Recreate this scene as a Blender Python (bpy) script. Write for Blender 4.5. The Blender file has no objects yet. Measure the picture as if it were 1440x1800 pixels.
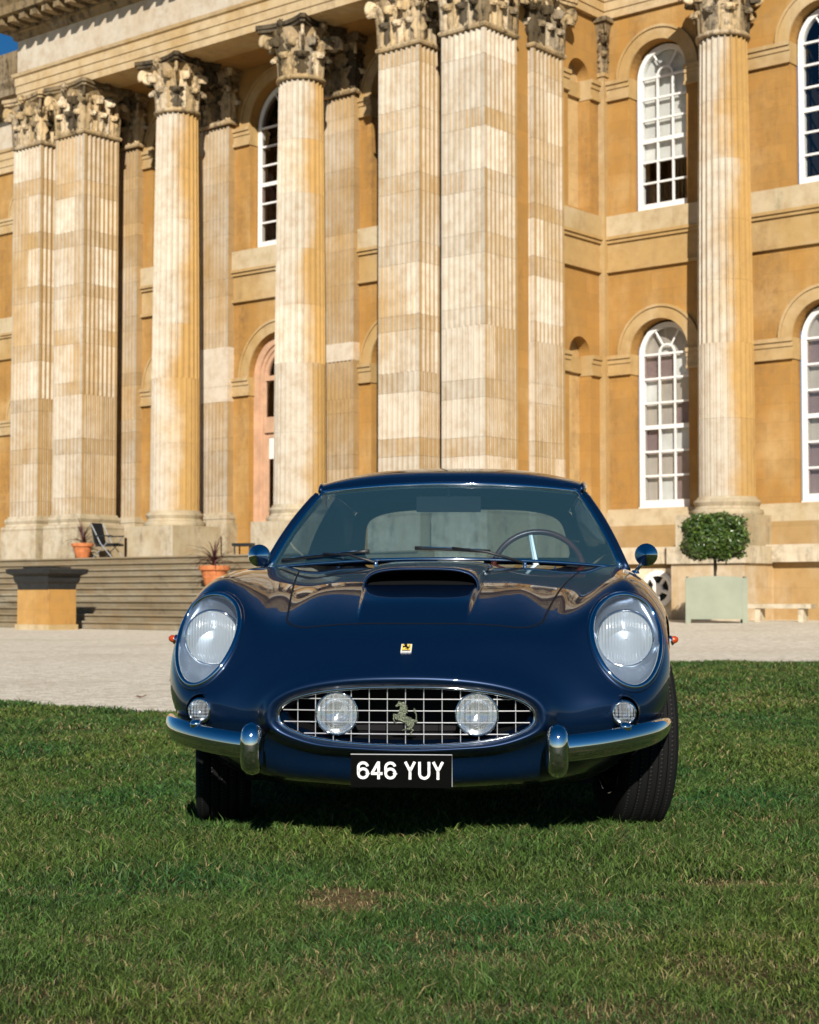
import bpy, bmesh, math, random
import numpy as np
from mathutils import Vector, Matrix
from mathutils.bvhtree import BVHTree

random.seed(7)
rng = np.random.default_rng(11)
R = math.radians
scene = bpy.context.scene
C = scene.collection

# ------------------------------------------------------------------ camera, sky, sun, exposure
EYE = 0.77
cam_d = bpy.data.cameras.new('camera')
cam = bpy.data.objects.new('camera', cam_d)
C.objects.link(cam)
cam.location = (0, 0, EYE)
cam.rotation_euler = (R(90 + 2.862), 0, 0)
cam_d.sensor_fit = 'HORIZONTAL'
cam_d.sensor_width = 36
cam_d.lens = 75.0
cam_d.clip_start = 0.05
cam_d.clip_end = 4000
cam_d.dof.use_dof = True
cam_d.dof.focus_distance = 5.4
cam_d.dof.aperture_fstop = 11
scene.camera = cam

SUN_EL = 27.0
SUN_TRAVEL = Vector((-0.03, 1.0, -math.tan(R(SUN_EL)) * 1.005)).normalized()
world = bpy.data.worlds.new('World')
scene.world = world
world.use_nodes = True
wn = world.node_tree
wn.nodes.clear()
sky = wn.nodes.new('ShaderNodeTexSky')
sky.sky_type = 'NISHITA'
sky.sun_disc = False
sky.sun_elevation = R(SUN_EL)
sky.sun_rotation = R(180 - 1.7)
sky.air_density = 1.0
sky.dust_density = 0.15
sky.ozone_density = 4.0
sky.altitude = 900
bgn = wn.nodes.new('ShaderNodeBackground')
bgn.inputs['Strength'].default_value = 0.05
wo = wn.nodes.new('ShaderNodeOutputWorld')
hs = wn.nodes.new('ShaderNodeHueSaturation')
hs.inputs['Saturation'].default_value = 1.3
wn.links.new(sky.outputs[0], hs.inputs['Color'])
wn.links.new(hs.outputs[0], bgn.inputs[0])
wn.links.new(bgn.outputs[0], wo.inputs[0])

sun_d = bpy.data.lights.new('sun', 'SUN')
sun_d.energy = 5.0
sun_d.angle = R(0.53)
sun_d.color = (1.0, 0.94, 0.85)
sun = bpy.data.objects.new('sun', sun_d)
C.objects.link(sun)
sun.rotation_euler = SUN_TRAVEL.to_track_quat('-Z', 'Y').to_euler()
sun.location = (6, -30, 30)

vs = scene.view_settings
vs.view_transform = 'Standard'
vs.look = 'None'
vs.gamma = 1
vs.exposure = 0.32
scene.render.film_transparent = False
scene.cycles.max_bounces = 10
scene.cycles.diffuse_bounces = 2
scene.cycles.transparent_max_bounces = 16

# ------------------------------------------------------------------ materials
def sock(nt, v):
    return v

class NT:
    """small helper round a material's node tree"""
    def __init__(self, name):
        self.m = bpy.data.materials.new(name)
        self.m.use_nodes = True
        self.t = self.m.node_tree
        self.t.nodes.clear()
        self.out = self.t.nodes.new('ShaderNodeOutputMaterial')
    def n(self, kind, **kw):
        nd = self.t.nodes.new('ShaderNode' + kind)
        for k, v in kw.items():
            setattr(nd, k, v)
        return nd
    def l(self, a, b):
        self.t.links.new(a, b)
    def put(self, inp, v):
        if hasattr(v, 'is_linked') or hasattr(v, 'links'):
            self.l(v, inp)
        else:
            inp.default_value = v
    def math(self, op, a, b=0.0, c=0.0, clamp=False):
        nd = self.n('Math', operation=op, use_clamp=clamp)
        self.put(nd.inputs[0], a); self.put(nd.inputs[1], b); self.put(nd.inputs[2], c)
        return nd.outputs[0]
    def mix(self, f, a, b, mode='MIX'):
        nd = self.n('MixRGB', blend_type=mode)
        self.put(nd.inputs[0], f)
        self.put(nd.inputs[1], a if not isinstance(a, tuple) else (*a[:3], 1))
        self.put(nd.inputs[2], b if not isinstance(b, tuple) else (*b[:3], 1))
        return nd.outputs[0]
    def noise(self, vec, scale, detail=4, rough=0.55, mapping=None):
        if mapping:
            mp = self.n('Mapping')
            mp.inputs['Scale'].default_value = mapping
            self.l(vec, mp.inputs['Vector']); vec = mp.outputs[0]
        nd = self.n('TexNoise')
        nd.inputs['Scale'].default_value = scale
        nd.inputs['Detail'].default_value = detail
        nd.inputs['Roughness'].default_value = rough
        self.l(vec, nd.inputs['Vector'])
        return nd.outputs['Fac']
    def ramp(self, f, p0, p1):
        nd = self.n('MapRange', interpolation_type='SMOOTHSTEP')
        self.put(nd.inputs['Value'], f)
        nd.inputs['From Min'].default_value = p0
        nd.inputs['From Max'].default_value = p1
        return nd.outputs[0]
    def pos(self):
        return self.n('NewGeometry').outputs['Position']
    def obj(self):
        return self.n('TexCoord').outputs['Object']
    def bsdf(self, col, rough=0.6, metal=0.0, spec=0.5, bump=None, bstr=0.3, bdist=0.02, **kw):
        b = self.n('BsdfPrincipled')
        self.put(b.inputs['Base Color'], (*col[:3], 1) if isinstance(col, tuple) else col)
        self.put(b.inputs['Roughness'], rough)
        self.put(b.inputs['Metallic'], metal)
        b.inputs['Specular IOR Level'].default_value = spec
        for k, v in kw.items():
            self.put(b.inputs[k.replace('_', ' ')], v)
        if bump is not None:
            bp = self.n('Bump')
            bp.inputs['Strength'].default_value = bstr
            bp.inputs['Distance'].default_value = bdist
            self.l(bump, bp.inputs['Height'])
            self.l(bp.outputs[0], b.inputs['Normal'])
        return b.outputs[0]
    def done(self, sh):
        self.l(sh, self.out.inputs['Surface'])
        return self.m

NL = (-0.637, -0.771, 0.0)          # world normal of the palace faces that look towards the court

def stone(name, amber, pale, bias=0.0, facing=0.55, grime=0.25, dark=(0.07, 0.055, 0.04), joints=None,
          bump=0.25, grimescale=0.7, jw=0.35, gr0=(0.5, 0.78), axis=False):
    """weathered limestone: the court-facing sides are bleached pale, the others stay amber; each block may
    carry its own tone in its object colour (red = paleness, green = value)"""
    k = NT(name)
    p = k.pos()
    oi = k.n('ObjectInfo').outputs['Color']
    sp = k.n('SeparateColor'); k.l(oi, sp.inputs[0])
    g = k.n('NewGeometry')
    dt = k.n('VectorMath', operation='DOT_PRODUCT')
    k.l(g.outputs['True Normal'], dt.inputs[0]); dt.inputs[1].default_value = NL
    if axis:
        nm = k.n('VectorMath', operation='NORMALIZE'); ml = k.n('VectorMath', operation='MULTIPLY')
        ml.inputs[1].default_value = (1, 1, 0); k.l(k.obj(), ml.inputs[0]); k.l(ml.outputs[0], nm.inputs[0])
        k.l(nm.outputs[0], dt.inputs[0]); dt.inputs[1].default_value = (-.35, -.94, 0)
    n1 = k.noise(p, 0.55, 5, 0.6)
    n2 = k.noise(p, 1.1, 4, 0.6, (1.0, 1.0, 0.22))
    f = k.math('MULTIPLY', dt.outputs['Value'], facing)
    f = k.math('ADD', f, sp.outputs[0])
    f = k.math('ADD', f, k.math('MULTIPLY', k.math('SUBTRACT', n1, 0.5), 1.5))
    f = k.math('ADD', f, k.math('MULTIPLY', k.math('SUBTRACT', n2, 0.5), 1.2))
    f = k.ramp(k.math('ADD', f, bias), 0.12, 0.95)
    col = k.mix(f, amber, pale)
    tone = k.noise(p, 3.1, 6, 0.65)
    col = k.mix(k.ramp(tone, 0.36, 0.8), col, k.mix(0.5, col, (0.30, 0.18, 0.07)))
    if joints:
        br = k.n('TexBrick')
        br.inputs['Scale'].default_value = 1.0
        br.inputs['Brick Width'].default_value = joints[0]
        br.inputs['Row Height'].default_value = joints[1]
        br.inputs['Mortar Size'].default_value = 0.008
        br.inputs['Mortar Smooth'].default_value = 0.3
        br.inputs['Color1'].default_value = (0.80, 0.76, 0.70, 1)
        br.inputs['Color2'].default_value = (1.12, 1.06, 1.0, 1)
        br.inputs['Mortar'].default_value = (0.62, 0.56, 0.5, 1)
        xo = k.n('SeparateXYZ'); k.l(k.obj(), xo.inputs[0])
        cb = k.n('CombineXYZ')
        k.l(k.math('ADD', xo.outputs[0], xo.outputs[1]), cb.inputs[0]); k.l(xo.outputs[2], cb.inputs[1])
        k.l(cb.outputs[0], br.inputs['Vector'])
        col = k.mix(jw, col, br.outputs['Color'], 'MULTIPLY')
    # dark lichen and rain streaks
    st = k.noise(p, grimescale, 5, 0.7, (1.6, 1.6, 0.25))
    sp2 = k.noise(p, 6.0, 5, 0.7)
    gr = k.math('MULTIPLY', k.ramp(st, *gr0), k.ramp(sp2, 0.3, 0.7))
    col = k.mix(k.math('MULTIPLY', gr, grime), col, dark)
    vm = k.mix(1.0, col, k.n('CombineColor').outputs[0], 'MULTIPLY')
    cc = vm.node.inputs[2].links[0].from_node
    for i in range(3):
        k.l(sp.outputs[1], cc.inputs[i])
    bm_ = k.math('ADD', k.noise(p, 14, 6, 0.7), k.math('MULTIPLY', k.noise(p, 55, 3, 0.7), 0.4))
    return k.done(k.bsdf(vm, 0.88, spec=0.2, bump=bm_, bstr=bump, bdist=0.03))

AMB, PAL = (0.42, 0.225, 0.060), (0.56, 0.495, 0.395)
M = {}
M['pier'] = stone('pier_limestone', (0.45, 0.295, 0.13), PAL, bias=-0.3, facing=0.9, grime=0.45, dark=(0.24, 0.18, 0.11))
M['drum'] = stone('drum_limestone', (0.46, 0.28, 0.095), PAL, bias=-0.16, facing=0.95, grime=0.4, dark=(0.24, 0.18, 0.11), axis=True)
M['wall'] = stone('wall_limestone', AMB, (0.56, 0.385, 0.175), bias=0.0, facing=0.2, grime=0.85, dark=(0.20, 0.11, 0.045), gr0=(.44, .74), joints=(1.3, 0.46))
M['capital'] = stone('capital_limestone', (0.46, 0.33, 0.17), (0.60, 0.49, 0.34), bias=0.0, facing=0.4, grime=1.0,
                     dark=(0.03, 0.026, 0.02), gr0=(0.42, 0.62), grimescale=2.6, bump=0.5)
M['trim'] = stone('trim_limestone', (0.46, 0.30, 0.12), (0.56, 0.43, 0.255), bias=-0.05, facing=0.4, grime=0.6, dark=(0.15, 0.11, 0.07))
M['sill'] = stone('sill_limestone', (0.45, 0.32, 0.15), (0.56, 0.46, 0.30), bias=0.0, grime=0.8, dark=(0.16, 0.14, 0.08), grimescale=1.2)
M['step'] = stone('step_stone', (0.25, 0.20, 0.125), (0.36, 0.31, 0.22), bias=-0.1, grime=0.85, dark=(0.075, 0.07, 0.05),
                  grimescale=1.3, bump=0.5)
M['base'] = stone('base_limestone', (0.42, 0.34, 0.21), (0.58, 0.50, 0.37), bias=0.0, grime=0.8, dark=(0.15, 0.13, 0.085), grimescale=1.5, gr0=(.42, .7))
M['plinth'] = stone('plinth_limestone', (0.44, 0.29, 0.125), (0.56, 0.48, 0.36), bias=-.05, facing=0.2, grime=0.4, dark=(0.3, 0.24, 0.16),
                    joints=(1.5, 0.5))

def simple(name, col, rough=0.5, metal=0.0, spec=0.5, var=0.0, vscale=8.0, bump=0.0, bscale=60.0, **kw):
    k = NT(name)
    o = k.obj()
    c = col
    if var:
        nz = k.noise(o, vscale, 5, 0.6)
        c = k.mix(k.ramp(nz, 0.3, 0.75), tuple(x * (1 - var) for x in col), tuple(min(1, x * (1 + var)) for x in col))
    b = k.noise(o, bscale, 4, 0.6) if bump else None
    return k.done(k.bsdf(c, rough, metal, spec, bump=b, bstr=bump, bdist=0.01, **kw))

M['white_paint'] = simple('white_window_paint', (0.82, 0.81, 0.78), 0.45, var=0.05)
M['chrome'] = simple('chrome', (0.78, 0.79, 0.80), 0.045, 1.0, bump=0.02, bscale=5)
M['wire'] = simple('polished_wire', (0.90, 0.89, 0.88), 0.32, 0.75)
M['steel'] = simple('cast_emblem_metal', (0.17, 0.19, 0.13), 0.34, 1.0, bump=0.6, bscale=170)
M['black'] = simple('matt_black', (0.006, 0.006, 0.007), 0.7, spec=0.2)
M['rubber'] = None
M['leather'] = simple('dark_leather', (0.03, 0.028, 0.026), 0.55, var=0.3)
M['headliner'] = simple('headliner_cloth', (0.16, 0.15, 0.13), 0.9, spec=0.1)
M['wood'] = simple('varnished_wood', (0.12, 0.022, 0.012), 0.25, var=0.3)
M['plate_black'] = simple('plate_black', (0.003, 0.003, 0.003), 0.12, spec=0.3, bump=0.05)
M['plate_silver'] = simple('plate_silver', (0.80, 0.80, 0.78), 0.5, 0.3, bump=0.5, bscale=120)
M['terracotta'] = simple('terracotta', (0.56, 0.19, 0.07), 0.8, spec=0.2, var=0.22, bump=0.2)
M['sage'] = simple('sage_green_paint', (0.255, 0.275, 0.195), 0.55, var=0.08, vscale=2, bump=0.08, bscale=30)
M['black_plastic'] = simple('black_plastic', (0.012, 0.013, 0.014), 0.45)
M['trough_dark'] = simple('shadow_dark', (0.018, 0.018, 0.017), 0.6, var=0.3)  # dark colour of the trough shape that replaces a shadow
M['grey_metal'] = simple('grey_tube_metal', (0.45, 0.46, 0.46), 0.4, 0.6)
M['door_wood'] = simple('pink_washed_door_wood', (0.56, 0.34, 0.21), 0.65, var=0.15, vscale=3)
M['cordyline'] = simple('dark_red_leaf', (0.085, 0.026, 0.028), 0.5, var=0.4, vscale=3)
M['bark'] = simple('bark', (0.06, 0.04, 0.025), 0.9, var=0.3, bump=0.5)
M['dry_leaf'] = simple('dry_leaf', (0.16, 0.07, 0.03), 0.8)
M['amber_glass'] = simple('amber_lens', (0.40, 0.05, 0.008), 0.12, spec=0.6)
M['blind'] = simple('roller_blind', (0.78, 0.76, 0.71), 0.9, var=0.12, vscale=1.2)
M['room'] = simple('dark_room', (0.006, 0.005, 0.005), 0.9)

# car paint: dark blue metallic under a clear coat
k = NT('dark_blue_paint')
fl = k.n('TexNoise'); fl.inputs['Scale'].default_value = 900; fl.inputs['Detail'].default_value = 1
k.l(k.obj(), fl.inputs['Vector'])
lw = k.n('LayerWeight'); lw.inputs['Blend'].default_value = 0.35
colp = k.mix(lw.outputs['Facing'], (0.0016, 0.017, 0.058), (0.0004, 0.003, 0.014))
colp = k.mix(k.ramp(fl.outputs['Fac'], 0.5, 0.85), colp, (0.004, 0.030, 0.090))
lo = k.noise(k.obj(), 3.5, 3, 0.5)
M['paint'] = k.done(k.bsdf(colp, 0.38, 0.55, 0.5, Coat_Weight=1.0, Coat_Roughness=0.015, bump=lo, bstr=0.012, bdist=0.02))

def clear_glass(name, tint, ior=1.5, rough=0.0, extra=0.0, bump=None, haze=None):
    k = NT(name)
    tr = k.n('BsdfTransparent'); tr.inputs[0].default_value = (*tint, 1)
    gl = k.n('BsdfGlossy'); gl.inputs['Roughness'].default_value = rough
    ge = k.n('NewGeometry')
    dt = k.n('VectorMath', operation='DOT_PRODUCT')
    k.l(ge.outputs['Normal'], dt.inputs[0]); k.l(ge.outputs['Incoming'], dt.inputs[1])
    f0 = 2 * ((ior - 1) / (ior + 1)) ** 2
    pw = k.math('POWER', k.math('SUBTRACT', 1.0, k.math('ABSOLUTE', dt.outputs['Value']), clamp=True), 5.0)
    f = k.math('ADD', k.math('MULTIPLY', pw, 1 - f0), f0 + extra, clamp=True)
    if haze:
        df = k.n('BsdfDiffuse'); df.inputs[0].default_value = (*haze[1], 1)
        m0 = k.n('MixShader'); m0.inputs[0].default_value = haze[0]
        k.l(tr.outputs[0], m0.inputs[1]); k.l(df.outputs[0], m0.inputs[2]); tr = m0
    mx = k.n('MixShader')
    k.l(f, mx.inputs[0]); k.l(tr.outputs[0], mx.inputs[1]); k.l(gl.outputs[0], mx.inputs[2])
    if bump:
        bp = k.n('Bump'); bp.inputs['Strength'].default_value = bump[1]; bp.inputs['Distance'].default_value = 0.01
        k.l(k.noise(k.obj(), bump[0], 2), bp.inputs['Height'])
        k.l(bp.outputs[0], gl.inputs['Normal'])
    return k.done(mx.outputs[0])
M['screen'] = clear_glass('windscreen_glass', (0.56, 0.68, 0.74), 1.6, 0.0, 0.03, haze=(0.09, (0.16, 0.40, 0.50)))
M['clear'] = clear_glass('clear_cover_glass', (0.93, 0.96, 0.98), 1.5, 0.0, 0.03, haze=(0.035, (0.6, 0.66, 0.72)))
M['pane_blind'] = clear_glass('old_window_glass', (0.86, 0.88, 0.88), 1.5, 0.01, 0.02, (2.5, 0.15))
M['pane_mauve'] = clear_glass('old_mauve_glass', (0.50, 0.44, 0.45), 1.5, 0.01, 0.04, (2.5, 0.15))
M['pane_grey'] = clear_glass('old_grey_glass', (0.68, 0.66, 0.63), 1.5, 0.01, 0.03, (2.5, 0.15))

# ribbed lamp lens: frosted pressed glass
def lens_mat(name, sx, sz, base, strength, transp):
    k = NT(name)
    o = k.obj()
    sp = k.n('SeparateXYZ'); k.l(o, sp.inputs[0])
    ribs = k.math('SINE', k.math('MULTIPLY', sp.outputs[0], sx))
    bars = k.math('SINE', k.math('MULTIPLY', sp.outputs[2], sz))
    h = k.math('ADD', ribs, k.math('MULTIPLY', bars, 0.5))
    h = k.math('ADD', h, k.noise(o, 60, 3))
    d = k.bsdf(base, 0.18, 0.0, 0.7, bump=h, bstr=strength, bdist=0.004)
    tr = k.n('BsdfTransparent'); tr.inputs[0].default_value = (0.92, 0.95, 0.97, 1)
    mx = k.n('MixShader'); mx.inputs[0].default_value = transp
    k.l(d, mx.inputs[1]); k.l(tr.outputs[0], mx.inputs[2])
    return k.done(mx.outputs[0])
M['head_lens'] = lens_mat('pressed_headlamp_glass', 640, 60, (0.66, 0.70, 0.72), 0.35, 0.5)
M['fog_lens'] = lens_mat('pressed_foglamp_glass', 420, 210, (0.45, 0.48, 0.48), 0.7, 0.68)
M['side_lens'] = lens_mat('pressed_sidelamp_glass', 600, 600, (0.40, 0.42, 0.42), 0.7, 0.6)
M['reflector'] = simple('silvered_reflector', (0.88, 0.89, 0.90), 0.12, 1.0, bump=0.1, bscale=25)
M['bucket'] = simple('lamp_bucket_paint', (0.30, 0.35, 0.42), 0.28, 0.75)

# tyre: zigzag tread grooves, their sunlit edges painted in as pale dots
k = NT('tyre_rubber')
o = k.obj()
sp = k.n('SeparateXYZ'); k.l(o, sp.inputs[0])
ang = k.math('ARCTAN2', sp.outputs[1], sp.outputs[2])
zig = k.math('PINGPONG', k.math('MULTIPLY', ang, 46.0), 1.0)
ax = k.math('ADD', sp.outputs[0], k.math('MULTIPLY', zig, 0.006))
line = k.math('PINGPONG', k.math('MULTIPLY', ax, 62.0), 1.0)
gro = k.ramp(line, 0.16, 0.05)
sip = k.math('PINGPONG', k.math('MULTIPLY', ang, 92.0), 1.0)
hgt = k.math('SUBTRACT', k.math('MULTIPLY', k.ramp(sip, 0.2, 0.1), -0.3), gro)
colr = k.mix(k.math('MULTIPLY', k.ramp(line, 0.2, 0.1), k.ramp(zig, 0.7, 0.95)), (0.010, 0.010, 0.010), (0.10, 0.095, 0.085))  # pale dots along the grooves stand in for sunlit edges
M['rubber'] = k.done(k.bsdf(colr, 0.8, spec=0.15, bump=hgt, bstr=0.9, bdist=0.006))

# ground
k = NT('gravel')
p = k.pos()
vo = k.n('TexVoronoi'); vo.inputs['Scale'].default_value = 38; k.l(p, vo.inputs['Vector'])
big = k.noise(p, 0.35, 5, 0.6)
gn = k.math('ADD', k.math('MULTIPLY', k.noise(p, 45, 3, 0.7), .5), k.math('MULTIPLY', k.noise(p, 9, 5, 0.75), .5))
c = k.mix(k.ramp(gn, 0.38, 0.62), (0.50, 0.42, 0.30), (0.92, 0.84, 0.69))
c = k.mix(k.math('MULTIPLY', k.ramp(big, 0.45, 0.75), 0.35), c, (0.42, 0.32, 0.19))
M['gravel'] = k.done(k.bsdf(c, 0.9, spec=0.2, bump=vo.outputs['Distance'], bstr=0.8, bdist=0.015))

k = NT('lawn_soil')
p = k.pos()
c = k.mix(k.ramp(k.noise(p, 30, 6, 0.7), 0.35, 0.7), (0.014, 0.028, 0.006), (0.050, 0.072, 0.017))
c = k.mix(k.math('MULTIPLY', k.ramp(k.noise(p, 2.2, 5, 0.65), 0.55, 0.72), 0.6), c, (0.10, 0.085, 0.035))
bare = k.n('Attribute'); bare.attribute_name = 'bare'
c = k.mix(bare.outputs['Fac'], c, k.mix(k.ramp(k.noise(p, 45, 5, 0.7), 0.3, 0.7), (0.11, 0.070, 0.030), (0.26, 0.175, 0.085)))
M['soil'] = k.done(k.bsdf(c, 0.95, spec=0.1, bump=k.noise(p, 90, 5, 0.7), bstr=0.9, bdist=0.02))

k = NT('grass_blade')
at = k.n('Attribute'); at.attribute_name = 'tint'
d = k.bsdf(at.outputs['Color'], 0.55, spec=0.25)
tl = k.n('BsdfTranslucent'); k.l(at.outputs['Color'], tl.inputs[0])
mx = k.n('MixShader'); mx.inputs[0].default_value = 0.25
k.l(d, mx.inputs[1]); k.l(tl.outputs[0], mx.inputs[2])
M['grass'] = k.done(mx.outputs[0])

k = NT('bay_leaf')
at = k.n('Attribute'); at.attribute_name = 'tint'
M['leaf'] = k.done(k.bsdf(at.outputs['Color'], 0.35, spec=0.5))

# ------------------------------------------------------------------ mesh helpers
def link(name, me, mat=None, parent=None, loc=None, rot=None):
    o = bpy.data.objects.new(name, me)
    C.objects.link(o)
    if mat is not None and me is not None and len(me.materials) == 0:
        me.materials.append(mat)
    if parent is not None:
        o.parent = parent
    if loc is not None:
        o.location = loc
    if rot is not None:
        o.rotation_euler = rot
    return o

def empty(name, loc=(0, 0, 0), rz=0.0):
    o = bpy.data.objects.new(name, None)
    C.objects.link(o)
    o.location = loc
    o.rotation_euler = (0, 0, rz)
    o.empty_display_size = 0.2
    return o

def tag(o, label=None, cat=None, group=None, kind=None):
    if label: o['label'] = label
    if cat: o['category'] = cat
    if group: o['group'] = group
    if kind: o['kind'] = kind
    return o

def pydata(name, v, f, smooth=False):
    me = bpy.data.meshes.new(name)
    me.from_pydata([tuple(map(float, x)) for x in v], [], f)
    if smooth:
        me.polygons.foreach_set('use_smooth', [True] * len(me.polygons))
    me.update()
    return me

class MB:
    """collects geometry for one mesh"""
    def __init__(self):
        self.v, self.f = [], []
    def add(self, v, f):
        b = len(self.v)
        self.v += [tuple(x) for x in v]
        self.f += [tuple(i + b for i in q) for q in f]
        return self
    def box(self, x0, x1, y0, y1, z0, z1):
        return self.add([(x0, y0, z0), (x1, y0, z0), (x1, y1, z0), (x0, y1, z0), (x0, y0, z1), (x1, y0, z1), (x1, y1, z1), (x0, y1, z1)],
                        [(3, 2, 1, 0), (4, 5, 6, 7), (0, 1, 5, 4), (1, 2, 6, 5), (2, 3, 7, 6), (3, 0, 4, 7)])
    def prism(self, poly, z0, z1):
        n = len(poly)
        v = [(x, y, z0) for x, y in poly] + [(x, y, z1) for x, y in poly]
        f = [tuple(range(n - 1, -1, -1)), tuple(range(n, 2 * n))] + [(i, (i + 1) % n, n + (i + 1) % n, n + i) for i in range(n)]
        return self.add(v, f)
    def grid(self, P, cu=False, cv=False):
        nu, nv = len(P), len(P[0])
        v = [tuple(q) for row in P for q in row]
        f = []
        for i in range(nu if cu else nu - 1):
            for j in range(nv if cv else nv - 1):
                i2, j2 = (i + 1) % nu, (j + 1) % nv
                f.append((i * nv + j, i2 * nv + j, i2 * nv + j2, i * nv + j2))
        return self.add(v, f)
    def lathe(self, prof, n=32, cx=0, cy=0, axis='z', cap=False):
        P = []
        for r, h in prof:
            row = []
            for i in range(n):
                a = 2 * math.pi * i / n
                if axis == 'z':
                    row.append((cx + r * math.cos(a), cy + r * math.sin(a), h))
                else:                                   # about y (car's length)
                    row.append((cx + r * math.cos(a), h, cy + r * math.sin(a)))
            P.append(row)
        return self.grid(P, False, True)
    def tube(self, path, rad, n=8, cap=True, up=(0, 0, 1)):
        path = [Vector(q) for q in path]
        m = len(path)
        if not hasattr(rad, '__len__'):
            rad = [rad] * m
        P = []
        for i, q in enumerate(path):
            t = (path[min(i + 1, m - 1)] - path[max(i - 1, 0)]).normalized()
            u = Vector(up)
            s = t.cross(u)
            if s.length < 1e-4:
                s = t.cross(Vector((1, 0, 0)))
            s.normalize()
            w = s.cross(t).normalized()
            ra, rb = rad[i] if hasattr(rad[i], '__len__') else (rad[i], rad[i])
            P.append([q + s * (ra * math.cos(2 * math.pi * j / n)) + w * (rb * math.sin(2 * math.pi * j / n)) for j in range(n)])
        b = len(self.v)
        self.grid(P, False, True)
        if cap:
            self.f.append(tuple(b + j for j in range(n)))
            self.f.append(tuple(b + (m - 1) * n + n - 1 - j for j in range(n)))
        return self
    def mesh(self, name, smooth=False, fix=True):
        me = pydata(name, self.v, self.f, smooth)
        if fix:
            bm = bmesh.new(); bm.from_mesh(me)
            bmesh.ops.recalc_face_normals(bm, faces=bm.faces)
            bm.to_mesh(me); bm.free()
        return me
    def obj(self, name, mat, parent=None, smooth=False, **kw):
        return link(name, self.mesh(name, smooth), mat, parent, **kw)

def sharpen(me, deg=35):
    me.polygons.foreach_set('use_smooth', [True] * len(me.polygons))
    bm = bmesh.new(); bm.from_mesh(me)
    a = R(deg)
    for e in bm.edges:
        if len(e.link_faces) == 2 and e.calc_face_angle(0) > a:
            e.smooth = False
    bm.to_mesh(me); bm.free()
    return me

def smoothstep(a, b, x):
    t = np.clip((x - a) / (b - a), 0, 1)
    return t * t * (3 - 2 * t)

# ------------------------------------------------------------------ ground
def ground_z(x, y):
    return 0.25 * smoothstep(22, 37, y) * smoothstep(1.0, 6.0, x)

def axis_pts(lo, hi, near_lo, near_hi, step):
    a = list(np.arange(near_lo, near_hi + 1e-6, step))
    l = [lo, lo * 0.5 + near_lo * 0.5, near_lo - 20]
    h = [near_hi + 20, hi * 0.5 + near_hi * 0.5, hi]
    return l + a + h
xs = axis_pts(-1500, 1500, -24, 24, 1.0)
ys = axis_pts(-1500, 1500, -10, 60, 1.0)
P = [[(x, y, float(ground_z(x, y)) - 0.03) for y in ys] for x in xs]
gm = MB().grid(P).mesh('ground', smooth=True)
tag(link('gravel_ground', gm, M['gravel']), 'pale gravel forecourt between the lawn and the palace', 'ground', kind='structure')

def lawn_edge(x):
    left = 11.55 - 0.80 * np.minimum(x + 1.65, 0) * (x > -4) + 1.88 * (x <= -4)
    t = smoothstep(-1.2, 2.9, x)
    return left * (1 - t) + (20.2 + 0.02 * x) * t
BARE = [(-0.13, 4.37, 0.20, 0.16, 0.95), (0.95, 4.55, 0.42, 0.13, 0.8), (0.15, 3.95, 0.45, 0.12, 0.45), (0.1, 3.72, 0.3, 0.1, 0.5),
        (1.55, 5.9, 0.35, 0.2, 0.6), (-0.9, 3.9, 0.35, 0.1, 0.35), (0.75, 3.55, 0.4, 0.14, 0.4), (1.2, 4.25, 0.35, 0.08, 0.45),
        (-0.45, 3.35, 0.4, 0.1, 0.35), (0.45, 3.2, .5, .12, .45), (-0.2, 3.6, .5, .08, .35), (-.75, 4.5, .3, .08, .35), (.3, 4.35, .5, .07, .4), (.6, 3.85, .3, .06, .5), (-.5, 3.1, .4, .08, .4), (-1.4, 9.8, 0.8, 0.5, 0.4), (2.6, 12.5, 1.0, 0.6, 0.4)]
def bareness(x, y):
    b = np.zeros_like(x)
    for cx, cy, rx, ry, a in BARE:
        wob = 0.5 * np.sin(x * 17 + cy * 9) + 0.45 * np.sin(y * 31 + cx * 7 + x * 9) + 0.35 * np.sin((x + y) * 43)
        d = ((x - cx) / rx) ** 2 + ((y - cy) / ry) ** 2 + wob
        b = np.maximum(b, a * (1 - smoothstep(0.25, 1.15, d)))
    return b
def lawn_h(x, y):
    return 0.008 * np.sin(x * 2.1 + y * 1.3) + 0.006 * np.sin(x * 5.3 - y * 3.7) + 0.004 * np.sin(y * 9.1 + x * 7.7)
# lawn sheet: fine near the camera, one strip of columns that follow the edge
lx = np.concatenate([[-400, -60, -20, -10], np.arange(-7, 9.01, 0.12), [12, 20, 60, 400]])
ty = np.concatenate([np.linspace(-300, -5, 6), np.linspace(0, 2.6, 12), np.linspace(2.7, 7.0, 60)])
tt = np.linspace(0.03, 1, 60)
V = []
for x in lx:
    e = float(lawn_edge(np.array(x)))
    col_y = np.concatenate([ty, 7.0 + (e + 0.06 * math.sin(x * 3.3) + 0.03 * math.sin(x * 11) - 7.0) * tt])
    V.append([(x, y, float(lawn_h(np.array(x), np.array(y)))) for y in col_y])
mb = MB().grid(V)
lm = mb.mesh('lawn', smooth=True)
va = np.array(mb.v)
at = lm.attributes.new('bare', 'FLOAT', 'POINT')
at.data.foreach_set('value', bareness(va[:, 0], va[:, 1]).astype(np.float32))
tag(link('lawn', lm, M['soil']), 'mown green lawn the blue car stands on', 'lawn', kind='structure')

def patch_noise(x, y, seed):
    r = np.random.default_rng(seed)
    o = np.zeros_like(x)
    for _ in range(14):
        f = r.uniform(0.5, 7); a = r.uniform(0, 6.28); ph = r.uniform(0, 6.28)
        o += np.sin(f * (x * math.cos(a) + y * math.sin(a)) * 1.6 + ph) / (1 + f * 0.25)
    return o / 5

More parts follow.
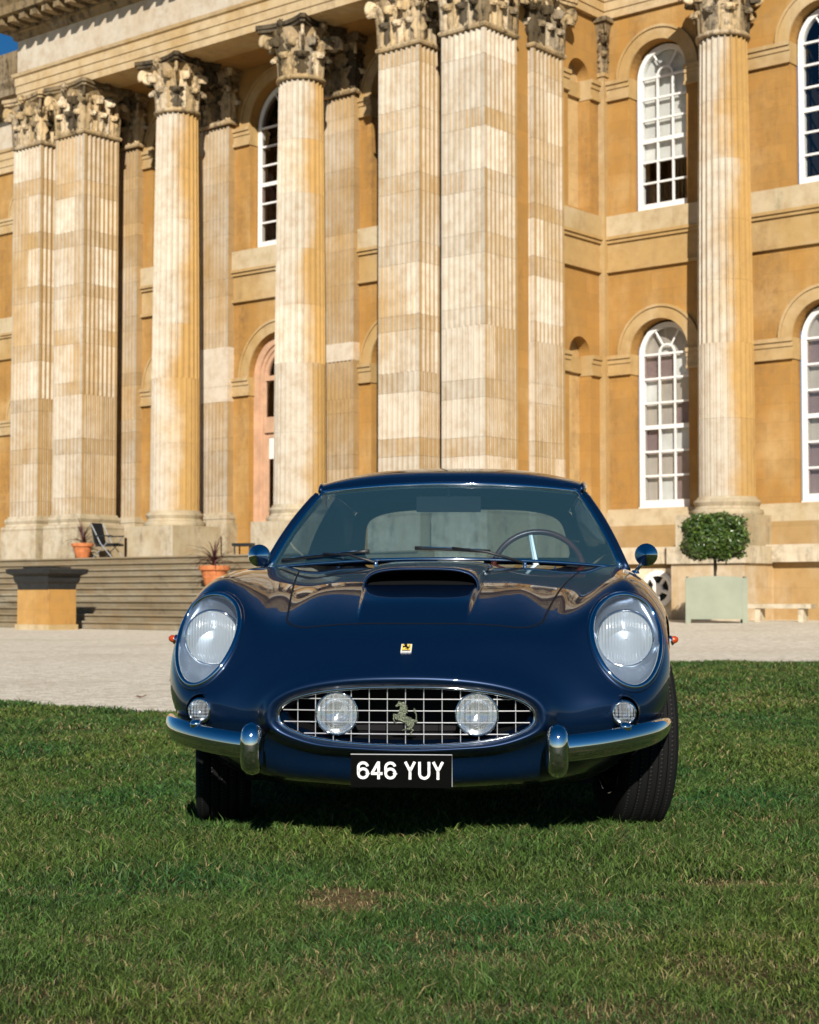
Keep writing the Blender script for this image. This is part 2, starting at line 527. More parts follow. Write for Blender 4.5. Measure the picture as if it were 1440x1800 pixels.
def blades(n, y0, y1, h0, h1, w0, seed, spread=0.27, straw=0.13):
    """n upright bent blades scattered over the wedge of lawn in front of the camera"""
    r = np.random.default_rng(seed)
    y = np.sqrt(r.uniform(y0 * y0, y1 * y1, n))
    x = r.uniform(-1, 1, n) * (y * spread + 0.25)
    keep = (y < lawn_edge(x) + 0.02)
    b = bareness(x, y)
    keep &= r.uniform(0, 1, n) > b * 0.72
    clump = patch_noise(x, y, 3)
    keep &= r.uniform(0, 1, n) < np.clip(0.86 + clump * 0.35, 0.4, 1)
    x, y, b, clump = x[keep], y[keep], b[keep], clump[keep]
    n = len(x)
    z = lawn_h(x, y)
    hgt = r.uniform(h0, h1, n) * np.clip(1 + clump * 0.45, 0.45, 1.6) * (1 - 0.5 * b)
    tall = r.uniform(0, 1, n) > 0.98
    hgt = np.where(tall, hgt * r.uniform(1.4, 2.1, n), hgt)
    dry = (r.uniform(0, 1, n) < straw * (0.6 + 0.8 * np.clip(.5 + clump, 0, 1)) + b * 0.75)
    flat = dry & (r.uniform(0, 1, n) < .6)
    hgt = np.where(flat, hgt * .35, hgt)
    wid = w0 * r.uniform(0.7, 1.4, n) * np.clip(y / 4.2, 0.8, 3.5)
    a = r.uniform(0, 2 * np.pi, n)
    lean = r.uniform(0.3, 2.0, n) * hgt
    lean = np.where(flat, r.uniform(.02, .06, n), lean)
    la = r.uniform(0, 2 * np.pi, n)
    dx, dy = np.cos(la) * lean, np.sin(la) * lean
    wx, wy = np.cos(a) * wid, np.sin(a) * wid
    vv = np.empty((n, 5, 3))
    vv[:, 0] = np.stack([x - wx, y - wy, z - 0.004], 1)
    vv[:, 1] = np.stack([x + wx, y + wy, z - 0.004], 1)
    vv[:, 2] = np.stack([x - wx * .8 + dx * .35, y - wy * .8 + dy * .35, z + hgt * .62], 1)
    vv[:, 3] = np.stack([x + wx * .8 + dx * .35, y + wy * .8 + dy * .35, z + hgt * .62], 1)
    vv[:, 4] = np.stack([x + dx, y + dy, z + hgt], 1)
    base = np.array([0.054, 0.114, 0.016]); yel = np.array([0.150, 0.172, 0.038]); blue = np.array([0.028, 0.098, 0.032])
    strw = np.array([0.36, 0.29, 0.13])
    big = np.clip(0.5 + patch_noise(x * .7, y * .7, 5) * .75, 0, 1)[:, None]
    rr = r.uniform(0, 1, (n, 1))
    col = base * (1 - rr) + (yel * big + blue * (1 - big)) * rr
    col *= r.uniform(0.4, 1.0, (n, 1)) ** 1.8 * 1.85
    col[dry] = strw * r.uniform(0.45, 1.1, (dry.sum(), 1))
    return vv, col

def grass_object(sets):
    vs_ = np.concatenate([s[0] for s in sets]); cs = np.concatenate([s[1] for s in sets])
    n = len(vs_)
    me = bpy.data.meshes.new('grass_blades')
    me.vertices.add(n * 5)
    me.vertices.foreach_set('co', vs_.reshape(-1).astype(np.float32))
    idx = (np.arange(n) * 5)[:, None]
    loops = np.concatenate([idx + np.array([[0, 1, 3, 2]]), idx + np.array([[2, 3, 4]])], 1).reshape(-1)
    me.loops.add(n * 7)
    me.loops.foreach_set('vertex_index', loops.astype(np.int32))
    me.polygons.add(n * 2)
    st = (np.arange(n) * 7)[:, None] + np.array([[0, 4]])
    me.polygons.foreach_set('loop_start', st.reshape(-1).astype(np.int32))
    me.polygons.foreach_set('loop_total', np.tile(np.array([4, 3], np.int32), n))
    me.update(calc_edges=True)
    me.validate()
    at = me.color_attributes.new('tint', 'FLOAT_COLOR', 'POINT')
    cc = np.ones((n, 5, 4), np.float32); cc[:, :, :3] = cs[:, None, :]
    cc[:, :2, :3] *= 0.8
    at.data.foreach_set('color', cc.reshape(-1))
    return tag(link('grass_blades', me, M['grass']), 'short green grass blades of the lawn around the car', 'grass', kind='stuff')
grass_object([blades(240000, 2.4, 4.6, 0.008, 0.025, 0.0013, 21, spread=.34),
              blades(190000, 4.6, 7.5, 0.011, 0.029, 0.0014, 22, spread=.34),
              blades(120000, 7.5, 11.0, 0.014, 0.032, 0.0014, 23, straw=0.15),
              blades(120000, 11.0, 20.6, 0.018, 0.034, 0.0014, 24, straw=0.16),
              blades(140000, 1.6, 13.0, 0.018, 0.036, 0.0022, 25, spread=0.95, straw=0.14)])

# ------------------------------------------------------------------ palace
AL = R(39.6)
PAL_O = (1.81, 40.6, 0.0)
palace = empty('palace', PAL_O, -AL)
tag(palace, 'golden limestone palace front with giant Corinthian columns and arched windows', 'palace')
ZPLAT, ZPL, ZSH, ZNK, ZAR = 1.90, 2.77, 3.22, 14.58, 16.13
W = 1.33
NFL = 7
MARG = 0.075
PITCH = (W - 2 * MARG) / NFL

def pal(o, pale=0.5, val=1.0):
    o.color = (pale, val, 0, 1)
    return o

def flute_line(n, start, pitch, mode):
    """outline (along, inward depth) of n flutes; cable mode fills them with a shallow bead"""
    out = []
    for i in range(n):
        a = start + i * pitch
        g = pitch * 0.14
        w = pitch - 2 * g
        if mode == 'flute':
            d = w * 0.42
            out += [(a + g, 0), (a + g + w * .12, d * .62), (a + g + w * .32, d * .95), (a + g + w * .5, d), (a + g + w * .68, d * .95),
                    (a + g + w * .88, d * .62), (a + g + w, 0)]
        elif mode == 'cable':
            d = w * 0.16
            out += [(a + g, 0), (a + g + w * .06, d), (a + g + w * .3, d * .25), (a + g + w * .5, 0.02 * w), (a + g + w * .7, d * .25),
                    (a + g + w * .94, d), (a + g + w, 0)]
    return out

_blk = {}
def corner_block(nx, ny, h, mode):
    key = (nx, ny, round(h, 3), mode)
    if key not in _blk:
        Lx, Ly = MARG + PITCH * nx - 0.002, MARG + PITCH * ny - 0.002
        if mode == 'plain':
            poly = [(0, Ly), (0, 0), (Lx, 0), (Lx, Ly)]
        else:
            fx = flute_line(nx, MARG, PITCH, mode)
            fy = flute_line(ny, MARG, PITCH, mode)
            poly = [(0, Ly)] + [(d, a) for a, d in reversed(fy)] + [(0, 0)] + [(a, d) for a, d in fx] + [(Lx, 0), (Lx, Ly)]
        _blk[key] = MB().prism(poly, 0.0, h - 0.006).mesh('stone_block')
    return _blk[key]

def courses(rr, z0, z1):
    z = z0; i = rr.randint(0, 1); out = []
    while z < z1 - 0.5:
        h = rr.choice([1.30, 1.05, 1.15, 0.95]) if i % 2 == 0 else rr.choice([0.45, 0.38, 0.5])
        if z + h > z1 - 0.35:
            h = z1 - z
        out.append((z, h)); z += h; i += 1
    if z < z1 - 1e-6:
        out.append((z, z1 - z))
    return out

ATTIC = [(0.0, 0.0), (.17, 0.0), (.19, .06), (.17, .13), (.10, .15), (.075, .21), (.10, .26), (.12, .31), (.10, .37), (.05, .385), (.03, .45), (0.0, .45)]
def square_moulding(cx, cy, half, prof, z0):
    mb = MB()
    P = []
    for d, z in prof:
        q = half + d
        P.append([(cx - q, cy - q, z0 + z), (cx + q, cy - q, z0 + z), (cx + q, cy + q, z0 + z), (cx - q, cy + q, z0 + z)])
    mb.grid(P, False, True)
    return mb

def pier(x0, y0, seed, tone=0.0):
    rr = random.Random(seed)
    cx, cy = x0 + W / 2, y0 + W / 2
    mb = square_moulding(cx, cy, W / 2, ATTIC, ZPL)
    q = W / 2 + .185
    mb.box(cx - q, cx + q, cy - q, cy + q, ZPLAT - 0.4, ZPL)
    mb.box(cx - W / 2 + .06, cx + W / 2 - .06, cy - W / 2 + .06, cy + W / 2 - .06, ZPL, ZNK)
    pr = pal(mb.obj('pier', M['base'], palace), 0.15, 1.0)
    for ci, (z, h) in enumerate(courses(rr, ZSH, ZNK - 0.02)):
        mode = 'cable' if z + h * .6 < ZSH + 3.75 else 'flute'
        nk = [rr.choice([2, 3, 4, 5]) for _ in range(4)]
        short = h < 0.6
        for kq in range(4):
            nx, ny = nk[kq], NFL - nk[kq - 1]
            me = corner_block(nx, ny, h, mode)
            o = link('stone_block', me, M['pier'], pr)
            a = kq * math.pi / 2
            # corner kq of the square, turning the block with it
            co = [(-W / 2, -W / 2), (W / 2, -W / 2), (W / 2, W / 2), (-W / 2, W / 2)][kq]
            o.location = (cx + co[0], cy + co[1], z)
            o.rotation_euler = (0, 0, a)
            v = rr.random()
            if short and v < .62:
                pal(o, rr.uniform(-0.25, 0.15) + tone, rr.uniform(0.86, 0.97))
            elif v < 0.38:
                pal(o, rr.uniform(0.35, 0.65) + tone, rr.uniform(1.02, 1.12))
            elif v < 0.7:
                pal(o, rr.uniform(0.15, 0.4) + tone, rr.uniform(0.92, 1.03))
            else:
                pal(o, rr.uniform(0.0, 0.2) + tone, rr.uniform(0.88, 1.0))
    return cx, cy

# --- capitals
def leaf_mesh(name, h, w, curl):
    path = [(0.0, 0.0), (.02, .2), (.035, .42), (.06, .62), (.12, .80), (.22, .93), (.34, .97), (.44, .90), (.47, .78)]
    nt, nw = 17, 9
    P = []
    for i in range(nt):
        t = i / (nt - 1)
        q = t * (len(path) - 1); a = min(int(q), len(path) - 2); f = q - a
        r = path[a][0] * (1 - f) + path[a + 1][0] * f
        z = path[a][1] * (1 - f) + path[a + 1][1] * f
        lob = 1 + 0.26 * math.cos(t * 5.2 * 2 * math.pi)
        ww = w * (0.62 + 0.42 * math.sin(math.pi * min(1, t * 1.05))) * (lob if t > .08 else 1) * (1.0 if t < .85 else 1 - (t - .85) * 2.2)
        row = []
        for j in range(nw):
            s = j / (nw - 1) * 2 - 1
            rib = 0.05 * h * (1 - abs(s)) ** 2 + 0.02 * h * math.cos(s * 9)
            row.append((s * ww, -(r * curl * h + rib - 0.10 * h * s * s * (0.3 + t)), z * h))
        P.append(row)
    mb = MB().grid(P)
    back = [[(x, y + 0.035, z - (0.03 if i > 12 else 0)) for x, y, z in row] for i, row in enumerate(P)]
    mb.grid(back)
    return mb.mesh(name, smooth=True)
LEAF_LO = leaf_mesh('acanthus_leaf', 0.62, 0.21, 0.75)
LEAF_HI = leaf_mesh('acanthus_leaf', 1.02, 0.20, 0.62)

def volute_mesh():
    pts, rad = [], []
    for i in range(40):
        t = i / 39
        a = -0.6 + t * 4.2 * math.pi
        r = 0.21 * (1 - t) ** 0.8 + 0.02
        pts.append((0, -0.02 - r * math.cos(a) * 1.0, r * math.sin(a)))
        rad.append((0.085 - 0.02 * t, 0.052 * (1 - .4 * t)))
    stem = [(0, 0.34, -0.62), (0, 0.25, -0.38), (0, 0.14, -0.12), (0, 0.02, 0.10)]
    mb = MB().tube(pts, rad, 6, up=(1, 0, 0))
    mb.tube(stem, [(.05, .05), (.07, .05), (.09, .05), (.08, .05)], 6)
    return mb.mesh('volute', smooth=True)
VOLUTE = volute_mesh()
def flower_mesh():
    mb = MB()
    for i in range(8):
        a = i * math.pi / 4
        ca, sa = math.cos(a), math.sin(a)
        mb.add([(0.02 * sa, -.05, -.02 * ca), (0.1 * ca - .05 * sa, -.10, .1 * sa + .05 * ca), (0.17 * ca, -.06, .17 * sa),
                (0.1 * ca + .05 * sa, -.10, .1 * sa - .05 * ca)], [(0, 1, 2, 3)])
    mb.tube([(0, 0.04, 0), (0, -.07, 0), (0, -.13, 0)], [.10, .08, .03], 8)
    return mb.mesh('flower', smooth=True)
FLOWER = flower_mesh()

def abacus_mesh(half, sag):
    mb = MB()
    for z0, z1, d in ((0, .09, -.05), (.09, .20, 0.0)):
        poly = []
        hh = half + d
        for kq in range(4):
            a = kq * math.pi / 2
            for i in range(9):
                s = -1 + 2 * i / 8
                s2 = s * 0.90
                x, y = s2 * hh, -hh + sag * (1 - s * s)
                if i in (0, 8):
                    pass
                poly.append((x * math.cos(a) - y * math.sin(a), x * math.sin(a) + y * math.cos(a)))
        mb.prism(poly, z0, z1)
    return mb.mesh('abacus')
AB_R, AB_S = abacus_mesh(0.92, 0.20), abacus_mesh(0.98, 0.14)
BELL_R = MB().lathe([(.60, -0.02), (.66, 0), (.68, .05), (.66, .10), (.60, .12), (.56, .3), (.58, .7), (.64, 1.1), (.78, 1.36)], 32).mesh('capital', smooth=True)
mb = MB()
mb.grid([[(sx * q, sy * q, z) for sx, sy in ((-1, -1), (1, -1), (1, 1), (-1, 1))]
         for q, z in ((.665, -.02), (.715, 0), (.735, .05), (.715, .10), (.66, .12), (.62, .3), (.63, .8), (.70, 1.15), (.80, 1.36))], False, True)
BELL_S = mb.mesh('capital')

def capital(cx, cy, square, seed):
    rr = random.Random(seed)
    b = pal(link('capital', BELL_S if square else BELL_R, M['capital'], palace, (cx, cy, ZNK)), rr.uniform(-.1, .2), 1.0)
    def piece(name, me, x, y, z, a, mat='capital', s=1.0):
        o = link(name, me, M[mat], b, (x, y, z), (0, 0, a))
        o.scale = (s, s, s)
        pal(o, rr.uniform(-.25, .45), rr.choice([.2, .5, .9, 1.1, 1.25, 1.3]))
        return o
    if not square:
        for row, me, z, off in ((0, LEAF_LO, .10, 0), (1, LEAF_HI, .12, .5)):
            for i in range(8):
                a = (i + off) * math.pi / 4
                rad = .585
                piece('acanthus_leaf', me, rad * math.sin(a), -rad * math.cos(a), z, a, s=rr.uniform(.95, 1.05))
        for i in range(4):
            a = math.pi / 4 + i * math.pi / 2
            piece('volute', VOLUTE, .83 * math.sin(a), -.83 * math.cos(a), 1.13, a)
            a = i * math.pi / 2
            piece('flower', FLOWER, .76 * math.sin(a), -.76 * math.cos(a), 1.44, a)
            for sg in (-1, 1):
                a2 = a + sg * .22
                piece('volute', VOLUTE, .62 * math.sin(a2), -.62 * math.cos(a2), 1.10, a2 + sg * .5, s=.6)
        piece('abacus', AB_R, 0, 0, 1.35, 0)
    else:
        for kq in range(4):
            a = kq * math.pi / 2
            ca, sa = math.cos(a), math.sin(a)
            def at_(x, y):
                return x * ca - y * sa, x * sa + y * ca
            for x in (-.42, 0, .42):
                px, py = at_(x, -.635)
                piece('acanthus_leaf', LEAF_LO, px, py, .10, a, s=rr.uniform(.95, 1.05))
            for x in (-.22, .22):
                px, py = at_(x, -.635)
                piece('acanthus_leaf', LEAF_HI, px, py, .12, a, s=rr.uniform(.95, 1.05))
            px, py = at_(-.64, -.64)
            piece('acanthus_leaf', LEAF_HI, px, py, .12, a - math.pi / 4, s=1.0)
            px, py = at_(-.70, -.70)
            piece('volute', VOLUTE, px, py, 1.13, a - math.pi / 4)
            px, py = at_(0, -.86)
            piece('flower', FLOWER, px, py, 1.44, a)
            for sg in (-1, 1):
                px, py = at_(sg * .2, -.68)
                piece('volute', VOLUTE, px, py, 1.10, a + sg * .5, s=.6)
        piece('abacus', AB_S, 0, 0, 1.35, 0)
    return b

# --- round columns
def drum_mesh(z0, z1, mode):
    P = []
    nf = 24
    for z in np.linspace(z0, z1 - .004, 4):
        t = (z - ZSH) / (ZNK - ZSH)
        r = 0.70 - 0.10 * max(0, t) ** 1.6
        row = []
        for i in range(nf):
            for s, d in ((0, 0), (.14, 0), (.22, .62), (.36, .95), (.57, 1.0), (.78, .95), (.92, .62)):
                dep = d
                if mode == 'cable':
                    dep = [0, 0, .35, .12, .02, .12, .35][[0, .14, .22, .36, .57, .78, .92].index(s)]
                a = 2 * math.pi * (i + s) / nf
                q = r - dep * 0.062
                row.append((q * math.cos(a), q * math.sin(a), z - z0))
        P.append(row)
    mb = MB().grid(P, False, True)
    n = len(P[0])
    mb.f.append(tuple(range(n - 1, -1, -1))); mb.f.append(tuple(3 * n + i for i in range(n)))
    return mb.mesh('drum')
DRUMS = []
zz = ZSH
for i, h in enumerate([1.9, 1.85, 1.55, 1.5, 1.5, 1.45, 1.45]):
    z1 = min(zz + h, ZNK - .02) if i < 6 else ZNK - .02
    DRUMS.append((zz, drum_mesh(zz, z1, 'cable' if i < 2 else 'flute')))
    zz = z1
BASE_R = MB().lathe([(0.0, .45), (.70, .45), (.73, .44), (.75, .385), (.80, .37), (.82, .31), (.80, .26), (.775, .21), (.80, .15), (.87, .13), (.89, .06), (.87, 0), (0, 0)], 48)

def column(cx, cy, seed, zlow=ZPLAT - .4, tone=0.0):
    rr = random.Random(seed)
    mb = MB().add([(x + cx, y + cy, z + ZPL) for x, y, z in BASE_R.v], BASE_R.f)
    q = .92
    mb.box(cx - q, cx + q, cy - q, cy + q, zlow, ZPL)
    me = sharpen(mb.mesh('column'), 40)
    c = pal(link('column', me, M['base'], palace), 0.15, 1.0)
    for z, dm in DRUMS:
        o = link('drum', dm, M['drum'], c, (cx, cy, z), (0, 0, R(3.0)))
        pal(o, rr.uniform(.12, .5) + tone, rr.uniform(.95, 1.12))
    return c

PIERS = [(-1.33, 0.0, 31), (-3.37, 0.0, 32), (-1.33, 2.04, 33), (-16.21, 0.0, 34), (-18.26, 0.0, 35), (-18.26, 2.04, 36)]
for i, (x, y, sd) in enumerate(PIERS):
    cx, cy = pier(x, y, sd, (.30, .08, .12, .02, 0, 0)[i])
    capital(cx, cy, True, sd + 100)
for i, (x, y, tn) in enumerate(((-6.70, .67, .12), (-11.57, .67, .12), (3.84, 4.75, -.25))):
    column(x, y, 50 + i, zlow=(ZPLAT - .4 if i < 2 else 1.6), tone=tn)
    capital(x, y, False, 60 + i)

# --- walls with arched openings (in the wall's own plane: x along, z up, y depth inwards)
def wall_mesh(x0, x1, z0, z1, bays, depth):
    """bays: (xc, half, [(zbottom, zspring), ...])"""
    mb = MB()
    def quad(a, b, c, d):
        mb.add([a, b, c, d], [(0, 1, 2, 3)])
    cur = x0
    for xc, hw, ops in sorted(bays):
        quad((cur, 0, z0), (xc - hw, 0, z0), (xc - hw, 0, z1), (cur, 0, z1))
        n = 20
        zlo = z0
        for oi, (zb, zs) in enumerate(ops):
            if zb > zlo + 1e-3:
                pass
            nxt = ops[oi + 1][0] if oi + 1 < len(ops) else z1
            if oi == 0 and zb > z0:
                quad((xc - hw, 0, z0), (xc + hw, 0, z0), (xc + hw, 0, zb), (xc - hw, 0, zb))
            arc = [(xc - hw * math.cos(math.pi * i / n), zs + hw * math.sin(math.pi * i / n)) for i in range(n + 1)]
            for i in range(n):
                (xa, za), (xb, zb_) = arc[i], arc[i + 1]
                quad((xa, 0, za), (xb, 0, zb_), (xb, 0, nxt), (xa, 0, nxt))
            loop = [(xc - hw, zb)] + arc + [(xc + hw, zb)]
            m_ = len(loop)
            for i in range(m_):
                (xa, za), (xb, zb_) = loop[i], loop[(i + 1) % m_]
                quad((xa, 0, za), (xa, depth, za), (xb, depth, zb_), (xb, 0, zb_))
        cur = xc + hw
    quad((cur, 0, z0), (x1, 0, z0), (x1, 0, z1), (cur, 0, z1))
    quad((x0, 0, z1), (x1, 0, z1), (x1, depth + .3, z1), (x0, depth + .3, z1))
    return mb.mesh('wall', fix=False)

def ring_arch(mb, xc, zs, r0, r1, y0, y1, n=24):
    """half ring of rectangular section"""
    P = []
    for i in range(n + 1):
        a = math.pi * i / n
        ca, sa = -math.cos(a), math.sin(a)
        P.append([(xc + r0 * ca, y0, zs + r0 * sa), (xc + r1 * ca, y0, zs + r1 * sa), (xc + r1 * ca, y1, zs + r1 * sa), (xc + r0 * ca, y1, zs + r0 * sa)])
    b = len(mb.v)
    mb.grid(P, False, True)
    mb.f.append((b, b + 1, b + 2, b + 3)); mb.f.append((b + 4 * n + 3, b + 4 * n + 2, b + 4 * n + 1, b + 4 * n))

def frame_holder(x, y, rz):
    """maps wall-plane coordinates into palace coordinates"""
    return Matrix.Translation((x, y, 0)) @ Matrix.Rotation(rz, 4, 'Z')

def place(o, mtx, off=(0, 0, 0)):
    o.matrix_local = mtx @ Matrix.Translation(off)
    return o

UP_B, UP_S = 10.91, 14.43
LO_B, LO_S = 3.12, 7.10

def window(mtx, xc, hw, zb, zs, y, blind, panes, rr):
    """white sash window with fanlight: frame > glazing_bar, pane"""
    mb = MB()
    ft = 0.11
    ring_arch(mb, xc, zs, hw - ft, hw + .02, y, y + .16, 24)
    mb.box(xc - hw - .02, xc - hw + ft, y, y + .16, zb, zs)
    mb.box(xc + hw - ft, xc + hw + .02, y, y + .16, zb, zs)
    mb.box(xc - hw + ft, xc + hw - ft, y - .01, y + .15, zb, zb + .17)
    mb.box(xc - hw - .03, xc + hw + .03, y - .06, y + .13, zb - .05, zb - .002)
    win = place(mb.obj('window', M['white_paint'], palace), mtx)
    gw = hw - ft
    mid = zb + .17 + (zs - zb - .17) * .5
    bars = []
    rows = [zb + .17 + (mid - zb - .17) * i / 3 for i in range(4)] + [mid + (zs - mid) * i / 3 for i in range(1, 4)]
    for i, z in enumerate(rows[1:]):
        t = .055 if i in (2,) else .026
        bars.append(('h', xc - gw, xc + gw, z - t, z + t))
    for s in (-1, 1):
        bars.append(('v', xc + s * gw / 3 - .024, xc + s * gw / 3 + .024, zb + .17, zs))
    for kd, xa, xb, za, zb2 in bars:
        q = .035 if kd == 'h' else .03
        place(MB().box(xa, xb, y + .05 - q, y + .05 + q, za, zb2).obj('glazing_bar', M['white_paint'], win), Matrix())
    # fan: hub arch and rays
    mb = MB(); ring_arch(mb, xc, zs + .02, gw / 3 - .03, gw / 3 + .02, y + .02, y + .08, 12)
    mb.obj('glazing_bar', M['white_paint'], win)
    for a in (60, 120):
        ca, sa = math.cos(R(a)), math.sin(R(a))
        MB().tube([(xc + ca * gw / 3, y + .05, zs + .02 + sa * gw / 3), (xc + ca * gw, y + .05, zs + sa * gw)], .026, 6).obj('glazing_bar', M['white_paint'], win)
    for i in range(6):
        for j in range(3):
            xa = xc - gw + 2 * gw * j / 3; xb = xa + 2 * gw / 3
            tl = rr.uniform(-.012, .012)
            o = MB().add([(xa, y + .052 + tl, rows[i]), (xb, y + .052 - tl, rows[i]), (xb, y + .052 - tl, rows[i + 1]), (xa, y + .052 + tl, rows[i + 1])],
                         [(0, 1, 2, 3)]).obj('pane', M[rr.choice(panes)], win)
    for a0, a1 in ((0, 60), (60, 120), (120, 180)):
        pts = []
        for s in range(7):
            a = R(a0 + (a1 - a0) * s / 6); pts.append((xc + gw * math.cos(a), y + .054, zs + gw * math.sin(a)))
        for s in range(6, -1, -1):
            a = R(a0 + (a1 - a0) * s / 6); pts.append((xc + gw / 3 * math.cos(a), y + .054, zs + .02 + gw / 3 * math.sin(a)))
        MB().add(pts, [tuple(range(len(pts)))]).obj('pane', M[panes[0]], win)
    pts = [(xc + gw / 3 * math.cos(R(a)), y + .056, zs + .02 + gw / 3 * math.sin(R(a))) for a in range(0, 181, 20)]
    MB().add(pts, [tuple(range(len(pts)))]).obj('pane', M[panes[-1]], win)
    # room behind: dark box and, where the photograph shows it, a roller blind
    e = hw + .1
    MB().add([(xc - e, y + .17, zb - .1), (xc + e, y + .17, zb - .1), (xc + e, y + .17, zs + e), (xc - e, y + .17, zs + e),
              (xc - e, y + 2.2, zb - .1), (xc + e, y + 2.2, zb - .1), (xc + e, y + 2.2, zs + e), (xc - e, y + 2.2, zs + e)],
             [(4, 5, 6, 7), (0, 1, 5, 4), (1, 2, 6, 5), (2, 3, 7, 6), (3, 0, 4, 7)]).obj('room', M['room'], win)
    if blind is not None:
        MB().box(xc - gw - .05, xc + gw + .05, y + .19, y + .20, blind, zs + gw + .05).obj('blind', M['blind'], win)
    return win

def imposts(mtx, xa, xb, z, name='impost', proj=.12, ret=None):
    """moulded band of three steps, z is its top"""
    mb = MB()
    for d, za, zb in ((proj, z - .10, z), (proj * .65, z - .22, z - .10), (proj * .4, z - .44, z - .22), (proj * .75, z - .53, z - .44)):
        mb.box(xa, xb, -d, .05 if ret is None else ret, za, zb)
    return pal(place(mb.obj(name, M['trim'], palace), mtx), .2, rng.uniform(.92, 1.05))

def bay_dressing(mtx, xc, hw, xa, xb, z_s, seed):
    """impost either side, archivolt ring"""
    mb = MB()
    ring_arch(mb, xc, z_s, hw + .003, hw + .30, -.045, .05, 28)
    ring_arch(mb, xc, z_s, hw + .302, hw + .37, -.085, .05, 28)
    pal(place(mb.obj('archivolt', M['trim'], palace), mtx), .05, 1.0)
    e = .03
    imposts(mtx, xa, xc - hw + e, z_s, ret=.35)
    imposts(mtx, xc + hw - e, xb, z_s, ret=.35)

def string_band(mtx, xa, xb):
    mb = MB()
    mb.box(xa, xb, -.14, .04, 10.20, 10.28)
    mb.box(xa, xb, -.09, .04, 10.11, 10.20)
    mb.box(xa, xb, -.03, .04, 9.42, 10.11)
    mb.box(xa, xb, -.10, .04, 9.33, 9.42)
    pal(place(mb.obj('string_course', M['trim'], palace), mtx), -.05, 1.0)
    mb = MB().box(xa, xb, -.10, .04, 10.283, 10.83)
    pal(place(mb.obj('sill_course', M['sill'], palace), mtx), .3, 1.0)

def arch_bays(mtx, x0, x1, bays, depth=.38, z0=1.6, z1=ZAR + 1.2, stops=None):
    me = wall_mesh(x0, x1, z0, z1, [(xc, hw, [(LO_B - .05, LO_S + .02), (UP_B - .05, UP_S + .02)]) for xc, hw in bays], depth)
    pal(place(link('wall', me, M['wall'], palace), mtx), .1, 1.0)
    edges = stops or [x0] + [(bays[i][0] + bays[i + 1][0]) / 2 for i in range(len(bays) - 1)] + [x1]
    for i, (xc, hw) in enumerate(bays):
        for zs in (LO_S + .02, UP_S + .02):
            bay_dressing(mtx, xc, hw, edges[i], edges[i + 1], zs, i)

rw = random.Random(5)
# left wing, mirrored, only its edge is in view
mW = frame_holder(0, 5.45, 0)
arch_bays(mW, -32.0, -18.06, [(-24.4, .86), (-19.8, .86)], stops=[-32.0, -22.1, -18.06])
string_band(mW, -32.0, -18.06)
window(mW, -19.8, .80, UP_B, UP_S, .30, None, ['pane_blind'], rw)
window(mW, -19.8, .80, LO_B, LO_S, .30, None, ['pane_blind'], rw)
column(-22.1, 4.75, 57, zlow=1.6)
capital(-22.1, 4.75, False, 67)
# right bays
mR = frame_holder(0, 5.45, 0)
arch_bays(mR, -.20, 18.0, [(1.52, .86), (6.16, .86), (10.80, .86), (15.44, .86)], stops=[-.2, 3.84, 8.48, 13.12, 18.0])
string_band(mR, -.05, 18.0)
window(mR, 1.55, .80, UP_B, UP_S, .30, UP_B + 1.35, ['pane_blind'], rw)
window(mR, 1.55, .80, LO_B, LO_S, .30, LO_B, ['pane_grey', 'pane_mauve', 'pane_grey', 'pane_blind'], rw)
for xw in (10.83, 15.47):
    window(mR, xw, .80, UP_B, UP_S, .30, None, ['pane_blind'], rw)
    window(mR, xw, .80, LO_B, LO_S, .30, LO_B, ['pane_grey', 'pane_mauve'], rw)
for xw in (8.48, 13.12):
    column(xw, 4.75, 58, zlow=1.6, tone=-.15)
    capital(xw, 4.75, False, 68)
window(mR, 6.19, .80, UP_B, UP_S, .30, None, ['pane_blind'], rw)
window(mR, 6.19, .80, LO_B, LO_S, .30, LO_B, ['pane_grey', 'pane_mauve'], rw)
# portico back wall
mP = frame_holder(0, 2.40, 0)
PB = [(-13.55, .98), (-9.13, 1.22), (-4.70, .98)]
me = wall_mesh(-18.2, -1.0, 1.6, ZAR + 1.2, [(xc, hw, [(LO_B - .05 if i != 1 else ZPLAT, LO_S + .02), (UP_B - .05, UP_S + .02)]) for i, (xc, hw) in enumerate(PB)], .42)
pal(place(link('wall', me, M['wall'], palace), mP), .12, 1.0)
for (xc, hw), (xa, xb) in zip(PB, ((-15.0, -12.15), (-11.0, -7.3), (-6.1, -3.3))):
    for zs in (LO_S + .02, UP_S + .02):
        bay_dressing(mP, xc, hw, xa, xb, zs, 1)
    string_band(mP, xa, xb)
    window(mP, xc, (.82 if xc != -9.13 else 1.17), UP_B, UP_S, .30, None, ['pane_mauve', 'pane_grey'], rw)
    if xc != -9.13:
        window(mP, xc, .82, LO_B, LO_S, .30, None, ['pane_mauve', 'pane_grey'], rw)
# return wall, at right angles: its face looks towards +x
mQ = frame_holder(-.20, 3.37, math.pi / 2)
me = wall_mesh(-2.0, 2.08, 1.6, ZAR + 1.2, [(.98, .50, [(LO_B, LO_S - .05), (UP_B, UP_S - .05)])], .35)
pal(place(link('wall', me, M['wall'], palace), mQ), .1, 1.0)
MB().box(.4, 1.55, .36, .40, 2.0, 15.8).obj('niche_back', M['wall'], palace).matrix_local = mQ
string_band(mQ, 0.02, 2.075)
for zs in (LO_S, UP_S):
    imposts(mQ, .02, .50, zs, ret=.3); imposts(mQ, 1.46, 2.075, zs, ret=.3)
    pal(place(MB().box(.482, 1.478, .27, .36, zs - .46, zs - .06).obj('impost', M['trim'], palace), mQ), .1, .95)
